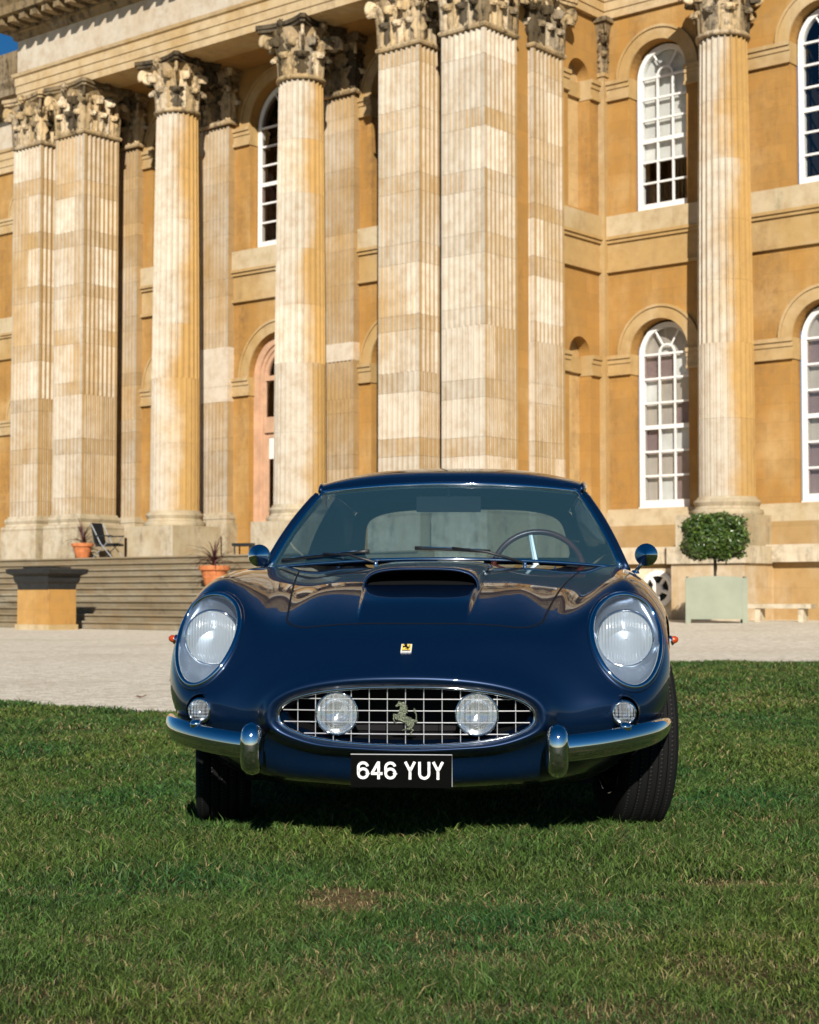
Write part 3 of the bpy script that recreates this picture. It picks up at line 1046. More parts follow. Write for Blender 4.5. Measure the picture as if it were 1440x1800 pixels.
# sliver pilaster in the inner corner
mb = MB().box(-.195, -.01, 5.26, 5.445, 2.4, 14.58)
mb.box(-.195, .03, 5.22, 5.445, 14.58, 14.68)
pal(mb.obj('corner_respond', M['trim'], palace), .1, .95)
mb = MB().box(-.195, .20, 5.05, 5.445, 16.01, 16.13)
mb.grid([[(-.19, 5.445 - q, z), (-.19 + q, 5.445 - q, z), (-.19 + q, 5.445, z)] for q, z in ((.20, 14.68), (.20, 15.2), (.25, 15.7), (.33, 16.0))])
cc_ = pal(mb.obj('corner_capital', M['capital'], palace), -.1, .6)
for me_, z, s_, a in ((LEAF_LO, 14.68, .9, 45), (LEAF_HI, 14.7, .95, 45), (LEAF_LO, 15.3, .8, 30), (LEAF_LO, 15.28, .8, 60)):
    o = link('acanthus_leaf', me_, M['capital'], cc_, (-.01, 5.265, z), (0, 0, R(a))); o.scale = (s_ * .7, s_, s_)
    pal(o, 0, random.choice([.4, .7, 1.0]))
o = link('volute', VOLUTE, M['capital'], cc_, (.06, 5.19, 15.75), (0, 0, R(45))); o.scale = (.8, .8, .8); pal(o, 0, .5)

# --- door in the central bay
DX, DI = -9.13, .85
mb = MB()
ring_arch(mb, DX, LO_S, DI + .16, 1.22, .20, .44, 28)
ring_arch(mb, DX, LO_S, DI + .06, DI + .157, .27, .44, 28)
ring_arch(mb, DX, LO_S, DI - .06, DI + .057, .32, .44, 28)
for s in (-1, 1):
    for a, b, y_ in ((DI + .16, 1.22, .20), (DI + .06, DI + .157, .27), (DI, DI + .057, .32)):
        xa, xb = sorted((DX + s * a, DX + s * b)); mb.box(xa, xb, y_, .44, ZPLAT, LO_S)
mb.box(DX - DI, DX + DI, .26, .42, 5.50, 5.95); mb.box(DX - DI, DX + DI, .30, .42, LO_S - .09, LO_S + .05)
door = place(mb.obj('door', M['door_wood'], palace), mP)
for s in (-1, 1):
    xa, xb = sorted((DX + s * .01, DX + s * (DI - .005)))
    mb = MB().box(xa, xb, .34, .40, ZPLAT, 2.75)
    mb.box(xa, xa + .10, .34, .40, 2.75, 5.49); mb.box(xb - .10, xb, .34, .40, 2.75, 5.49); mb.box(xa + .10, xb - .10, .34, .40, 5.36, 5.49)
    mb.obj('door_leaf', M['door_wood'], door)
    MB().box(xa + .10, xb - .10, .37, .375, 2.76, 4.75).obj('pane', M['pane_mauve'], door)
    MB().box(xa + .10, xb - .10, .36, .375, 4.75, 5.36).obj('pane', M['blind'], door)  # opaque whitish pane colour stands in for a reflection in the glass
    MB().box(xa, xb, .36, .37, 5.96, LO_S - .10).obj('pane', M['pane_mauve'], door)
pts = [(DX + (DI - .06) * math.cos(R(a)), .38, LO_S + .05 + (DI - .06) * math.sin(R(a))) for a in range(0, 181, 15)]
MB().add(pts, [tuple(range(len(pts)))]).obj('pane', M['pane_mauve'], door)
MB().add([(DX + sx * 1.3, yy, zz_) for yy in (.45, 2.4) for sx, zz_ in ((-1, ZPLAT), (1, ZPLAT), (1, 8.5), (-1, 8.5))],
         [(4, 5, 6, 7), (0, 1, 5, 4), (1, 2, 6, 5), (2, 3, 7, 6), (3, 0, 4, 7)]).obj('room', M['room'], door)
for a in (45, 90, 135):
    MB().tube([(DX, .36, LO_S + .05), (DX + (DI - .06) * math.cos(R(a)), .36, LO_S + .05 + (DI - .06) * math.sin(R(a)))], .022, 6).obj('glazing_bar', M['door_wood'], door)

# --- fluted pilasters against the portico wall
_pb = {}
PW, PD = 1.18, .25
def pilaster_block(h, mode):
    key = (round(h, 3), mode)
    if key not in _pb:
        pit = (PW - .16) / NFL
        fl_ = flute_line(NFL, .08, pit, mode) if mode != 'plain' else []
        poly = [(0, PD), (0, 0)] + fl_ + [(PW, 0), (PW, PD)]
        _pb[key] = MB().prism(poly, 0, h - .005).mesh('stone_block')
    return _pb[key]
def pilaster(xc, y, seed, patch=None):
    rr = random.Random(seed)
    mb = MB()
    x0 = xc - PW / 2
    for d, za, zb in ((.17, 0, .13), (.10, .13, .26), (.12, .26, .37), (.04, .37, .45)):
        mb.box(x0 - d, x0 + PW + d, y - d, y + PD, ZPL + za, ZPL + zb)
    mb.box(x0 - .18, x0 + PW + .18, y - .18, y + PD, ZPLAT - .2, ZPL)
    p_ = pal(mb.obj('pilaster', M['base'], palace), .15, 1.0)
    for z, h in courses(rr, ZSH, ZNK - .02):
        mode = 'cable' if z + h * .5 < ZSH + 3.4 else 'flute'
        pale = rr.uniform(-.55, -.15); val = rr.uniform(.78, .95)
        if mode == 'cable':
            pale = rr.uniform(-.1, .2)
        if patch and patch[0] <= z + h * .5 <= patch[1]:
            mode, pale, val = 'plain', 1.0, 1.15
        o = link('stone_block', pilaster_block(h, mode), M['pier'], p_, (x0, y, z))
        pal(o, pale, val)
for i, (xc, patch) in enumerate(((-15.55, None), (-11.57, (6.6, 8.1)), (-6.70, (6.9, 8.3)), (-2.71, None))):
    pilaster(xc, 2.15, 70 + i, patch)
    # pilaster capital: flat leaves in relief
    capital(xc, 2.15 + .62, True, 80 + i)

# --- entablature, broken forward over the piers
def entab(name, loop, prof, mat, pale, val):
    """loop: list of (x, y, nx, ny) corners with outward mitre directions; prof: (out, z)"""
    P = [[(x + nx * d, y + ny * d, z) for x, y, nx, ny in loop] for d, z in prof]
    mb = MB().grid(P)
    # a solid back: cap top and soffit towards the inner line
    return pal(mb.obj(name, mat, palace), pale, val)
F0 = .06                                          # architrave face line, behind the pier face
LOOP = [(-18.2, 5.0, -1, 0), (-18.2, F0, -1, -1), (-F0, F0, 1, -1), (-F0, 5.45 - .10, 1, -1), (18.0, 5.45 - .10, 0, -1)]
arch = [(-1.1, ZAR), (0, ZAR), (0, ZAR + .22), (.03, ZAR + .22), (.03, ZAR + .47), (.06, ZAR + .47), (.06, ZAR + .70), (.12, ZAR + .74), (.15, ZAR + .83), (.0, ZAR + .834)]
def offset_loop(prof):
    rows = []
    for d, z in prof:
        rows.append([(-32.0, 5.35 - d, z), (-18.2 - d, 5.35 - d, z), (-18.2 - d, F0 - d, z), (-F0 + d, F0 - d, z), (-F0 + d, 5.35 - d, z), (18.0, 5.35 - d, z)])
    return rows
def entab_part(name, prof, mat, pale, val):
    mb = MB().grid(offset_loop(prof))
    return pal(link(name, mb.mesh(name, fix=False), mat, palace), pale, val)
entab_part('architrave', arch, M['trim'], .35, 1.02)
entab_part('frieze', [(0.0, ZAR + .834), (0.0, ZAR + 1.88)], M['pier'], .35, 1.0)
entab_part('cornice', [(0.0, ZAR + 1.88), (.08, ZAR + 1.90), (.14, ZAR + 2.05), (.22, ZAR + 2.08), (.22, ZAR + 2.36), (.95, ZAR + 2.37), (.98, ZAR + 2.6), (1.1, ZAR + 2.8),
                       (1.1, ZAR + 2.9), (.0, ZAR + 3.0), (0.0, ZAR + 4.4), (-1.2, ZAR + 4.41)], M['capital'], -.1, .55)
MOD = MB().box(-.13, .13, -.62, 0, -.22, 0).mesh('modillion')
for i in range(34):
    o = link('modillion', MOD, M['capital'], palace, (-18.0 + i * .54, F0 - .23, ZAR + 2.362))
    pal(o, .0, .6)
for i in range(31):
    o = link('modillion', MOD, M['capital'], palace, (.9 + i * .54, 5.35 - .23, ZAR + 2.362)); pal(o, 0, .9)
for i in range(8):
    o = link('modillion', MOD, M['capital'], palace, (-F0 + .23, .6 + i * .54, ZAR + 2.362), (0, 0, math.pi / 2)); pal(o, 0, .9)
pal(MB().box(17.7, 18.002, 5.452, 14.0, -.2, ZAR + 4.4).obj('end_wall', M['wall'], palace), .1, 1.0)
# portico ceiling and inner architrave face, roof mass
pal(MB().box(-18.2, -.6, 1.15, 2.35, ZAR + .02, ZAR + .3).obj('portico_ceiling', M['wall'], palace), -.2, .9)
pal(MB().box(-32, -.25, 6.6, 14, ZAR + 1.0, ZAR + 4).obj('upper_storey', M['wall'], palace), 0, 1)
pal(MB().box(-18.1, -.25, 3.0, 6.5, ZAR + 1.2, ZAR + 5).obj('upper_storey', M['wall'], palace), 0, 1)
pal(MB().box(-.25, 18.0, 6.6, 14, ZAR + 1.0, ZAR + 4).obj('upper_storey', M['wall'], palace), 0, 1)
pal(MB().box(-18.1, -.21, 5.0, 5.3, 1.0, 17).obj('inner_wall', M['wall'], palace), 0, 1)

# --- basement of the right wing: plinth band, dado, basement wall with round openwork vent
mb = MB().box(-.21, 18.0, 5.29, 5.9, 2.62, 2.98)
mb.box(-.21, 18.0, 5.35, 5.9, 2.98, 3.06)
pal(mb.obj('plinth_moulding', M['sill'], palace), .3, 1.0)
pal(MB().box(-.21, 18.0, 5.26, 5.9, 2.05, 2.618).obj('dado', M['plinth'], palace), .05, .92)
pal(MB().box(-.21, 18.0, 4.98, 5.9, 1.62, 2.046).obj('plinth_band', M['base'], palace), .55, 1.1)
pal(MB().box(-32, -18.3, 5.20, 5.9, -.2, 3.0).obj('basement_wall', M['plinth'], palace), 0, 1)
pal(MB().box(-1.4, 18.0, 5.20, 5.9, -.2, 1.616).obj('basement_wall', M['plinth'], palace), -.1, .95)
pal(MB().box(-1.45, .0, -.1, 5.20, -.2, 1.9).obj('basement_wall', M['plinth'], palace), .2, 1.0)
pal(MB().box(3.84 - 1.0, 3.84 + 1.0, 3.75, 5.2, -.2, 1.58).obj('pedestal_block', M['plinth'], palace), .45, 1.08)
pal(MB().box(3.84 - 1.08, 3.84 + 1.08, 3.67, 5.0, 1.583, 2.0).obj('plinth_band', M['base'], palace), .5, 1.08)
# vent
mb = MB().box(.85, 2.45, 4.90, 5.2, -.2, 1.50)
pal(mb.obj('vent_surround', M['base'], palace), .9, 1.22)
vent_c = (1.78, 4.895, .98)
mb = MB()
n = 40
P = []
for r_, y_ in ((.47, .0), (.47, -.05), (.40, -.07), (.33, -.06), (.33, .01)):
    P.append([(vent_c[0] + r_ * math.cos(2 * math.pi * i / n), vent_c[1] + y_, vent_c[2] + r_ * math.sin(2 * math.pi * i / n)) for i in range(n)])
mb.grid(P, False, True)
for i in range(5):
    a = R(54 + 72 * i)
    mb.tube([(vent_c[0], vent_c[1] - .025, vent_c[2]), (vent_c[0] + .35 * math.cos(a), vent_c[1] - .025, vent_c[2] + .35 * math.sin(a))], [(.05, .035), (.05, .035)], 8, up=(0, 1, 0))
P = [[(vent_c[0] + r_ * math.cos(2 * math.pi * i / n), vent_c[1] + y_, vent_c[2] + r_ * math.sin(2 * math.pi * i / n)) for i in range(n)] for r_, y_ in ((.15, 0), (.15, -.06), (.10, -.08), (.001, -.085))]
mb.grid(P, False, True)
vent = pal(mb.obj('round_vent', M['white_paint'], palace, smooth=False), .9, 1.1)
mb = MB()
mb.add([(vent_c[0] + .34 * math.cos(2 * math.pi * i / n), vent_c[1] - .003, vent_c[2] + .34 * math.sin(2 * math.pi * i / n)) for i in range(n)], [tuple(range(n))])
mb.obj('vent_opening', M['black'], vent)

# ------------------------------------------------------------------ staircase
stairs = empty('stone_staircase', PAL_O, -AL)
tag(stairs, 'broad flight of grey weathered stone steps below the columns', 'staircase')
NST = 11
RISE = ZPLAT / NST
for i in range(NST):
    z1 = ZPLAT - i * RISE
    yf = -.75 - i * .36
    mb = MB()
    mb.grid([[(x, yy, zz_) for x in np.arange(-19.5, -1.39, .6)] for yy, zz_ in ((yf + .08, z1 - RISE - .02), (yf + .045, z1 - .055), (yf, z1 - .045), (yf - .006, z1 - .02), (yf + .012, z1), (yf + .5, z1 + .001))])
    mb.box(-19.5, -18.9, yf + .05, yf + .5, -.2, z1 - .004)
    mb.box(-2.0, -1.401, yf + .05, yf + .5, -.2, z1 - .004)
    o = link('step', mb.mesh('step', fix=False), M['step'], stairs)
    pal(o, random.uniform(-.1, .35), random.uniform(.85, 1.1))
pal(MB().box(-19.5, -1.4, -.26, 2.4, 1.2, ZPLAT - .003).obj('landing', M['step'], stairs), .3, 1.0)

def to_world(px, py, depth):
    """pixel of the 1440 x 1800 photograph at a depth (metres along the ground) to a point of the place"""
    t = math.atan((900 - py) / 3000) + R(2.862)
    return Vector(((px - 720) / 3000 * depth, depth, EYE + depth * math.tan(t)))

def pal_to_world(x, y, z=0):
    c, s = math.cos(-AL), math.sin(-AL)
    return Vector((PAL_O[0] + x * c - y * s, PAL_O[1] + x * s + y * c, z))

# pedestal at the foot of the stairs, plus a dark trough shape added in place of a shadow
pd = empty('stone_pedestal', pal_to_world(-9.55, -5.45), -AL)
mb = MB().box(-.62, .62, -.42, .42, -.05, .96)
pal(mb.obj('shaft', M['wall'], pd), .25, 1.15)
pal(MB().box(-.66, .66, -.46, .46, -.05, .10).obj('foot', M['sill'], pd), .1, 1)
tag(pd, 'square golden stone pedestal on the gravel at the foot of the steps', 'pedestal')
tr_ = empty('shadow_trough', pal_to_world(-9.55, -5.45, .96), -AL)
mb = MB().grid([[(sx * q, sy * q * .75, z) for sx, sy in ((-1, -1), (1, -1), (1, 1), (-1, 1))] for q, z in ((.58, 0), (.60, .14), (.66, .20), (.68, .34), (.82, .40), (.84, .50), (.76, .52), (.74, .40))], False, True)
mb.obj('body', M['trough_dark'], tr_)
MB().box(-.74, .74, -.55, .55, .38, .40).obj('soil', M['trough_dark'], tr_)
MB().box(-.5, .5, -.35, .35, .50, .56).obj('lid', M['trough_dark'], tr_)
tag(tr_, 'dark trough shape with a broad rim on the golden stone pedestal, standing in for a shadow', 'trough')

# pots with red cordylines
def pot(base, scale, label, plabel, seed, leaves):
    rr = random.Random(seed)
    o = empty('terracotta_pot', base, 0)
    prof = [(.001, .02), (.20, 0.0), (.215, .02), (.30, .36), (.345, .37), (.355, .40), (.355, .46), (.335, .475), (.31, .46), (.30, .40), (.001, .385)]
    me = MB().lathe([(a * scale, b * scale) for a, b in prof], 36).mesh('pot_body', smooth=True)
    link('pot_body', sharpen(me, 40), M['terracotta'], o)
    me = MB().lathe([(a * scale, b * scale) for a, b in ((.255, .19), (.268, .20), (.268, .215), (.264, .225))], 36).mesh('band', smooth=True)
    link('band', me, M['terracotta'], o)
    tag(o, label, 'pot')
    pl = empty('cordyline_plant', (base[0], base[1], base[2] + .39 * scale), 0)
    MB().tube([(0, 0, 0), (.01, 0, .1 * scale), (0, .01, .22 * scale)], [.035 * scale, .03 * scale, .025 * scale], 8).obj('stem', M['bark'], pl)
    for i in range(leaves):
        a = rr.uniform(0, 6.28); el = rr.uniform(.15, 1.5); ln = rr.uniform(.45, .85) * scale
        wd = rr.uniform(.014, .026) * scale
        z0 = rr.uniform(.08, .24) * scale
        P = []
        for s in range(7):
            t = s / 6
            e = el - .45 * t * t * (1.5 - el * .6)
            r_ = ln * t * math.cos(e); zt = z0 + ln * t * math.sin(e)
            w_ = wd * (1 - t) ** .6 + .001
            P.append([(r_ * math.cos(a) - w_ * math.sin(a), r_ * math.sin(a) + w_ * math.cos(a), zt),
                      (r_ * math.cos(a), r_ * math.sin(a), zt - w_ * .5),
                      (r_ * math.cos(a) + w_ * math.sin(a), r_ * math.sin(a) - w_ * math.cos(a), zt)])
        MB().grid(P).obj('leaf', M['cordyline'], pl, smooth=True)
    tag(pl, plabel, 'plant')
def on_stairs(px, y):
    """point of the palace plan at depth line y that the photograph shows at column px"""
    r_ = (px - 720) / 3000
    ca, sa = math.cos(AL), math.sin(AL)
    x = (r_ * (PAL_O[1] + y * ca) - PAL_O[0] - y * sa) / (ca + r_ * sa)
    return pal_to_world(x, y)
p1 = on_stairs(145, -.42); p1.z = ZPLAT
pot(p1, .91, 'small terracotta pot on the top step beside the black chair', 'narrow dark red cordyline in the pot beside the black chair', 4, 34)
p2 = on_stairs(377, -2.40); p2.z = ZPLAT - 5 * RISE
pot(p2, 1.12, 'large terracotta pot halfway up the steps behind the car', 'wide spiky dark red cordyline in the large terracotta pot', 9, 44)

# black reclining chair on the terrace, bench seat behind
def chair(base, rz):
    o = empty('garden_chair', base, rz)
    MB().box(-.24, .24, 0, .05, 0, .62).obj('backrest', M['black_plastic'], o, loc=(0, .30, .40), rot=(R(-14), 0, 0))
    mb = MB().grid([[(x, y, .40 + .02 * math.cos(x * 6)) for y in (-.30, 0, .30)] for x in (-.25, 0, .25)])
    mb.box(-.25, .25, -.32, .30, .33, .39)
    mb.obj('seat', M['black_plastic'], o)
    for sx in (-1, 1):
        MB().tube([(sx * .27, .36, 0), (sx * .27, -.1, .40), (sx * .27, -.26, .6)], .016, 8).obj('leg', M['grey_metal'], o)
        MB().tube([(sx * .27, -.30, 0), (sx * .27, .1, .40), (sx * .27, .45, .98)], .016, 8).obj('leg', M['grey_metal'], o)
        MB().box(sx * .27 - .03, sx * .27 + .03, -.30, .26, .60, .635).obj('armrest', M['black_plastic'], o)
    return o
cb = on_stairs(192, -.30); cb.z = ZPLAT
ch = chair(cb, R(62))
tag(ch, 'black folding garden chair on the terrace beside the small pot', 'chair')
bb = on_stairs(430, -.40); bb.z = ZPLAT
be = empty('low_table', bb, R(-20))
MB().box(-.28, .28, -.2, .2, .22, .30).obj('top', M['black_plastic'], be)
for sx in (-.22, .22):
    for sy in (-.15, .15):
        MB().tube([(sx, sy, 0), (sx, sy, .22)], .02, 6).obj('leg', M['black_plastic'], be)
tag(be, 'low black table on the terrace near the door', 'table')

# planter with clipped bay tree
PLD = 37.2
pb = to_world(1258, 1093, PLD)
gz = float(ground_z(pb.x, pb.y)) - .03
pl = empty('planter_box', (pb.x, pb.y, gz), R(-9))
hw = .645
mb = MB()
def panel(mb, ax, sg):
    pts = []
    for i in range(13):
        s = -1 + 2 * i / 12
        pts.append((s * hw, .93 + .075 * math.sqrt(max(0, 1 - s * s)) + .0))
    poly = [(-hw, .08)] + [(hw, .08)] + [(x, z) for x, z in reversed(pts)]
    lo, hi = hw - .05, hw
    v = []
    for d in (lo, hi):
        for x, z in poly:
            v.append((x, sg * d, z) if ax == 'y' else (sg * d, x, z))
    n = len(poly)
    mb.add(v, [tuple(range(n)), tuple(range(2 * n - 1, n - 1, -1))] + [(i, (i + 1) % n, n + (i + 1) % n, n + i) for i in range(n)])
for ax in 'xy':
    for sg in (-1, 1):
        m_ = MB(); panel(m_, ax, sg)
        o = m_.obj('panel', M['sage'], pl)
        o.scale = (1, 1, 1) if ax == 'y' else (.995, .995, 1)
for sx in (-1, 1):
    for sy in (-1, 1):
        MB().box(sx * .60 - .055, sx * .60 + .055, sy * .60 - .055, sy * .60 + .055, 0, .96).obj('post', M['sage'], pl)
MB().box(-.6, .6, -.6, .6, .80, .84).obj('soil', M['bark'], pl)
tag(pl, 'square sage green wooden planter box against the palace plinth', 'planter')

tree = empty('bay_tree', (pb.x - .02, pb.y, gz + .84))
MB().tube([(0, 0, 0), (.015, 0, .35), (.0, .01, .75), (.03, 0, 1.0)], [.045, .04, .036, .03], 10).obj('trunk', M['bark'], tree, smooth=True)
mb = MB()
for i in range(9):
    a = i * 2.4
    mb.tube([(.02, 0, .62 + .03 * i), (.2 * math.cos(a), .2 * math.sin(a), .78 + .04 * i), (.48 * math.cos(a), .48 * math.sin(a), .95 + .05 * i)], [.02, .014, .006], 6)
mb.obj('branches', M['bark'], tree)
def bay_crown(n, cx, cz, rx, rz, seed):
    r = np.random.default_rng(seed)
    pts = r.uniform(-1, 1, (n * 3, 3))
    d = (np.abs(pts) ** 3.6).sum(1)
    pts = pts[(d < 1.0) & (d > 0.22)][:n]
    d = (np.abs(pts) ** 3.6).sum(1)
    lump = 1 + .06 * np.sin(pts[:, 0] * 9 + pts[:, 2] * 7) + .05 * np.sin(pts[:, 1] * 11 + 2) + r.normal(0, .035, len(pts))
    pos = pts * lump[:, None] * np.array([rx, rx, rz]) + np.array([cx, 0, cz])
    m_ = len(pos)
    nrm = pts / np.linalg.norm(pts, axis=1)[:, None] + r.normal(0, .55, (m_, 3))
    nrm /= np.linalg.norm(nrm, axis=1)[:, None]
    t1 = np.cross(nrm, r.normal(0, 1, (m_, 3))); t1 /= np.linalg.norm(t1, axis=1)[:, None]
    t2 = np.cross(nrm, t1)
    ln = r.uniform(.035, .060, (m_, 1)); wd = ln * .42
    vv = np.stack([pos - t1 * ln, pos - t2 * wd + nrm * .006, pos + t1 * ln, pos + t2 * wd + nrm * .006], 1)
    me = bpy.data.meshes.new('crown')
    me.from_pydata(vv.reshape(-1, 3).tolist(), [], [(4 * i, 4 * i + 1, 4 * i + 2, 4 * i + 3) for i in range(m_)])
    at = me.color_attributes.new('tint', 'FLOAT_COLOR', 'POINT')
    col = np.ones((m_, 4, 4), np.float32)
    base = np.array([.030, .068, .010]); lt = np.array([.10, .155, .022])
    q = r.uniform(0, 1, (m_, 1)) ** 2
    col[:, :, :3] = ((base * (1 - q) + lt * q) * r.uniform(.6, 1.25, (m_, 1)))[:, None, :]
    at.data.foreach_set('color', col.reshape(-1))
    return me
link('crown', bay_crown(8500, .0, 1.03, .67, .49, 3), M['leaf'], tree)
tag(tree, 'clipped boxy green bay tree growing in the sage green planter', 'tree')

# low pale bench end beyond the planter
be2 = empty('stone_bench', to_world(1372, 1090, 38.6), R(-30))
be2.location.z = gz
MB().box(-.75, .75, -.22, .22, .30, .40).obj('seat', M['base'], be2).color = (.5, 1.0, 0, 1)
for sx in (-.55, .45):
    MB().box(sx, sx + .12, -.18, .18, 0, .30).obj('leg', M['base'], be2).color = (.8, 1.1, 0, 1)
tag(be2, 'low pale stone bench on the gravel beyond the planter', 'bench')

lf = to_world(249, 1218, 13.6)
mb = MB().grid([[(-.04, 0, .012), (-.03, .03, .02), (-.0, .04, .012)], [(0, -.02, .004), (.0, 0, .012), (.01, .03, .01)], [(.04, -.02, .02), (.04, 0, .015), (.05, .02, .025)]])
o = mb.obj('fallen_leaf', M['dry_leaf'], None, loc=(lf.x, lf.y, -.028))
tag(o, 'small brown fallen leaf lying on the pale gravel', 'leaf')

# ------------------------------------------------------------------ the car (x across, y from nose to tail, z up)
YAW = R(5.0)
car = empty('vintage_car', (-0.0165, 5.10, 0), -YAW)
tag(car, 'dark blue vintage grand tourer with chrome bumpers and oval grille on the grass', 'car')

def nspline(t, y, tq):
    """natural cubic spline through y (first axis) at t, evaluated at tq"""
    t = np.asarray(t, float); y = np.asarray(y, float)
    n = len(t); h = np.diff(t)
    A = np.zeros((n, n)); A[0, 0] = A[-1, -1] = 1
    rhs = np.zeros((n,) + y.shape[1:])
    for i in range(1, n - 1):
        A[i, i - 1] = h[i - 1]; A[i, i] = 2 * (h[i - 1] + h[i]); A[i, i + 1] = h[i]
        rhs[i] = 6 * ((y[i + 1] - y[i]) / h[i] - (y[i] - y[i - 1]) / h[i - 1])
    m = np.linalg.solve(A, rhs.reshape(n, -1)).reshape(rhs.shape)
    k_ = np.clip(np.searchsorted(t, tq, side='right') - 1, 0, n - 2)
    sh = (-1,) + (1,) * (y.ndim - 1)
    a = ((t[k_ + 1] - tq) / h[k_]).reshape(sh); b = ((tq - t[k_]) / h[k_]).reshape(sh)
    hh = (h[k_] ** 2 / 6).reshape(sh)
    return a * y[k_] + b * y[k_ + 1] + ((a ** 3 - a) * m[k_] + (b ** 3 - b) * m[k_ + 1]) * hh

GC = 0.414                                         # grille centre height
ANG = [90, 76, 60, 44, 29, 14, -2, -20, -42, -66, -90]
SE = 2 / 2.35
def sup(a, b, t):
    """the grille's blunt ellipse"""
    ct_, st_ = math.cos(t), math.sin(t)
    return a * math.copysign(abs(ct_) ** SE, ct_), b * math.copysign(abs(st_) ** SE, st_)
def mouth(a, b, s, bow=.22):
    out = []
    for t in ANG:
        x, z = sup(a, b, R(t))
        if z < 0:                                   # the lower lip is thinner and tucks under
            k2 = .085 + (b - .085) * (1 - .45 * min(1, -z / b)) if b > .085 else b
            z *= k2 / b
            s2 = s + (.016 * min(1, -z / .09) if b > .086 else 0)
        else:
            s2 = s
        out.append((x if abs(t) < 90 else 0.0, s2 + bow * x * x, GC + z))
    return out
ROWS = [
    mouth(.366, .075, .085),
    mouth(.386, .085, .040),
    mouth(.402, .099, .008),
    mouth(.416, .112, .000),
    mouth(.432, .126, .011),
    mouth(.456, .146, .044),
    [(0, .115, .604), (.14, .118, .603), (.27, .138, .594), (.385, .160, .575), (.485, .176, .542), (.560, .180, .497), (.605, .168, .440), (.590, .188, .360), (.470, .165, .275), (.250, .120, .232), (0, .100, .222)],
    [(0, .215, .664), (.17, .218, .663), (.33, .234, .652), (.475, .252, .620), (.592, .252, .566), (.680, .262, .505), (.728, .275, .430), (.708, .318, .345), (.570, .300, .245), (.300, .220, .190), (0, .190, .180)],
    [(0, .340, .715), (.18, .342, .714), (.35, .350, .702), (.492, .350, .679), (.628, .345, .664), (.738, .358, .580), (.787, .378, .480), (.772, .420, .375), (.670, .430, .260), (.360, .330, .170), (0, .300, .162)],
    [(0, .510, .765), (.19, .511, .764), (.365, .513, .752), (.508, .505, .733), (.662, .478, .774), (.776, .490, .672), (.825, .510, .535), (.814, .530, .410), (.760, .540, .280), (.420, .460, .165), (0, .430, .160)],
    [(0, .80, .826), (.20, .80, .825), (.375, .80, .813), (.532, .79, .797), (.680, .745, .848), (.800, .77, .757), (.850, .80, .600), (.842, .80, .430), (.80, .80, .250), (.43, .78, .170), (0, .78, .165)],
    [(0, 1.15, .866), (.20, 1.15, .865), (.385, 1.15, .855), (.545, 1.14, .842), (.685, 1.12, .874), (.800, 1.13, .790), (.850, 1.15, .620), (.842, 1.15, .430), (.80, 1.15, .240), (.43, 1.15, .170), (0, 1.15, .165)],
    [(0, 1.50, .893), (.21, 1.50, .892), (.40, 1.50, .884), (.565, 1.50, .873), (.690, 1.50, .887), (.790, 1.50, .815), (.845, 1.50, .635), (.838, 1.50, .43), (.79, 1.50, .24), (.43, 1.5, .17), (0, 1.5, .165)],
    [(0, 1.90, .905), (.21, 1.90, .905), (.42, 1.90, .902), (.59, 1.90, .898), (.700, 1.90, .890), (.785, 1.90, .825), (.836, 1.90, .645), (.83, 1.9, .43), (.785, 1.9, .24), (.43, 1.9, .17), (0, 1.9, .165)],
    [(0, 2.60, .905), (.21, 2.60, .905), (.42, 2.60, .902), (.60, 2.60, .898), (.712, 2.60, .888), (.785, 2.60, .825), (.830, 2.60, .645), (.824, 2.6, .43), (.78, 2.6, .24), (.43, 2.6, .17), (0, 2.6, .165)],
    [(0, 3.30, .918), (.21, 3.30, .917), (.41, 3.30, .914), (.58, 3.30, .908), (.700, 3.30, .902), (.795, 3.30, .830), (.850, 3.30, .640), (.842, 3.3, .43), (.795, 3.3, .25), (.43, 3.3, .18), (0, 3.3, .175)],
    [(0, 3.90, .905), (.20, 3.90, .904), (.38, 3.90, .898), (.53, 3.90, .890), (.650, 3.90, .874), (.755, 3.90, .800), (.810, 3.90, .620), (.80, 3.9, .44), (.74, 3.9, .29), (.40, 3.9, .24), (0, 3.9, .235)],
    [(0, 4.32, .845), (.19, 4.32, .844), (.35, 4.32, .838), (.48, 4.32, .828), (.580, 4.32, .806), (.670, 4.32, .735), (.715, 4.32, .590), (.70, 4.32, .45), (.63, 4.32, .34), (.34, 4.32, .30), (0, 4.32, .295)],
    [(0, 4.47, .745), (.15, 4.47, .744), (.28, 4.47, .738), (.38, 4.47, .728), (.46, 4.47, .71), (.53, 4.47, .66), (.56, 4.47, .56), (.55, 4.47, .47), (.49, 4.47, .40), (.26, 4.47, .375), (0, 4.47, .37)],
    [(0, 4.50, .60), (.03, 4.50, .60), (.06, 4.50, .598), (.08, 4.50, .594), (.10, 4.50, .588), (.11, 4.50, .578), (.12, 4.50, .56), (.11, 4.50, .54), (.1, 4.50, .53), (.05, 4.50, .52), (0, 4.50, .52)],
]
G = np.array(ROWS)                                  # rows x 11 x 3
pad = 3
mir = np.array([-1.0, 1, 1])
Gp = np.concatenate([G[:, pad:0:-1] * mir, G, G[:, -2:-2 - pad:-1] * mir], 1)
cd = np.linalg.norm(np.diff(Gp[4:-2], axis=1), axis=2).mean(0)
ct = np.concatenate([[0], np.cumsum(cd)]); ct -= ct[pad]
cj = ct[pad:pad + 11]
NC_HOOD, NC_SIDE, NC_LOW = 96, 70, 36
cq = np.concatenate([np.linspace(cj[0], cj[3], NC_HOOD, endpoint=False), np.linspace(cj[3], cj[6], NC_SIDE, endpoint=False), np.linspace(cj[6], cj[10], NC_LOW)])
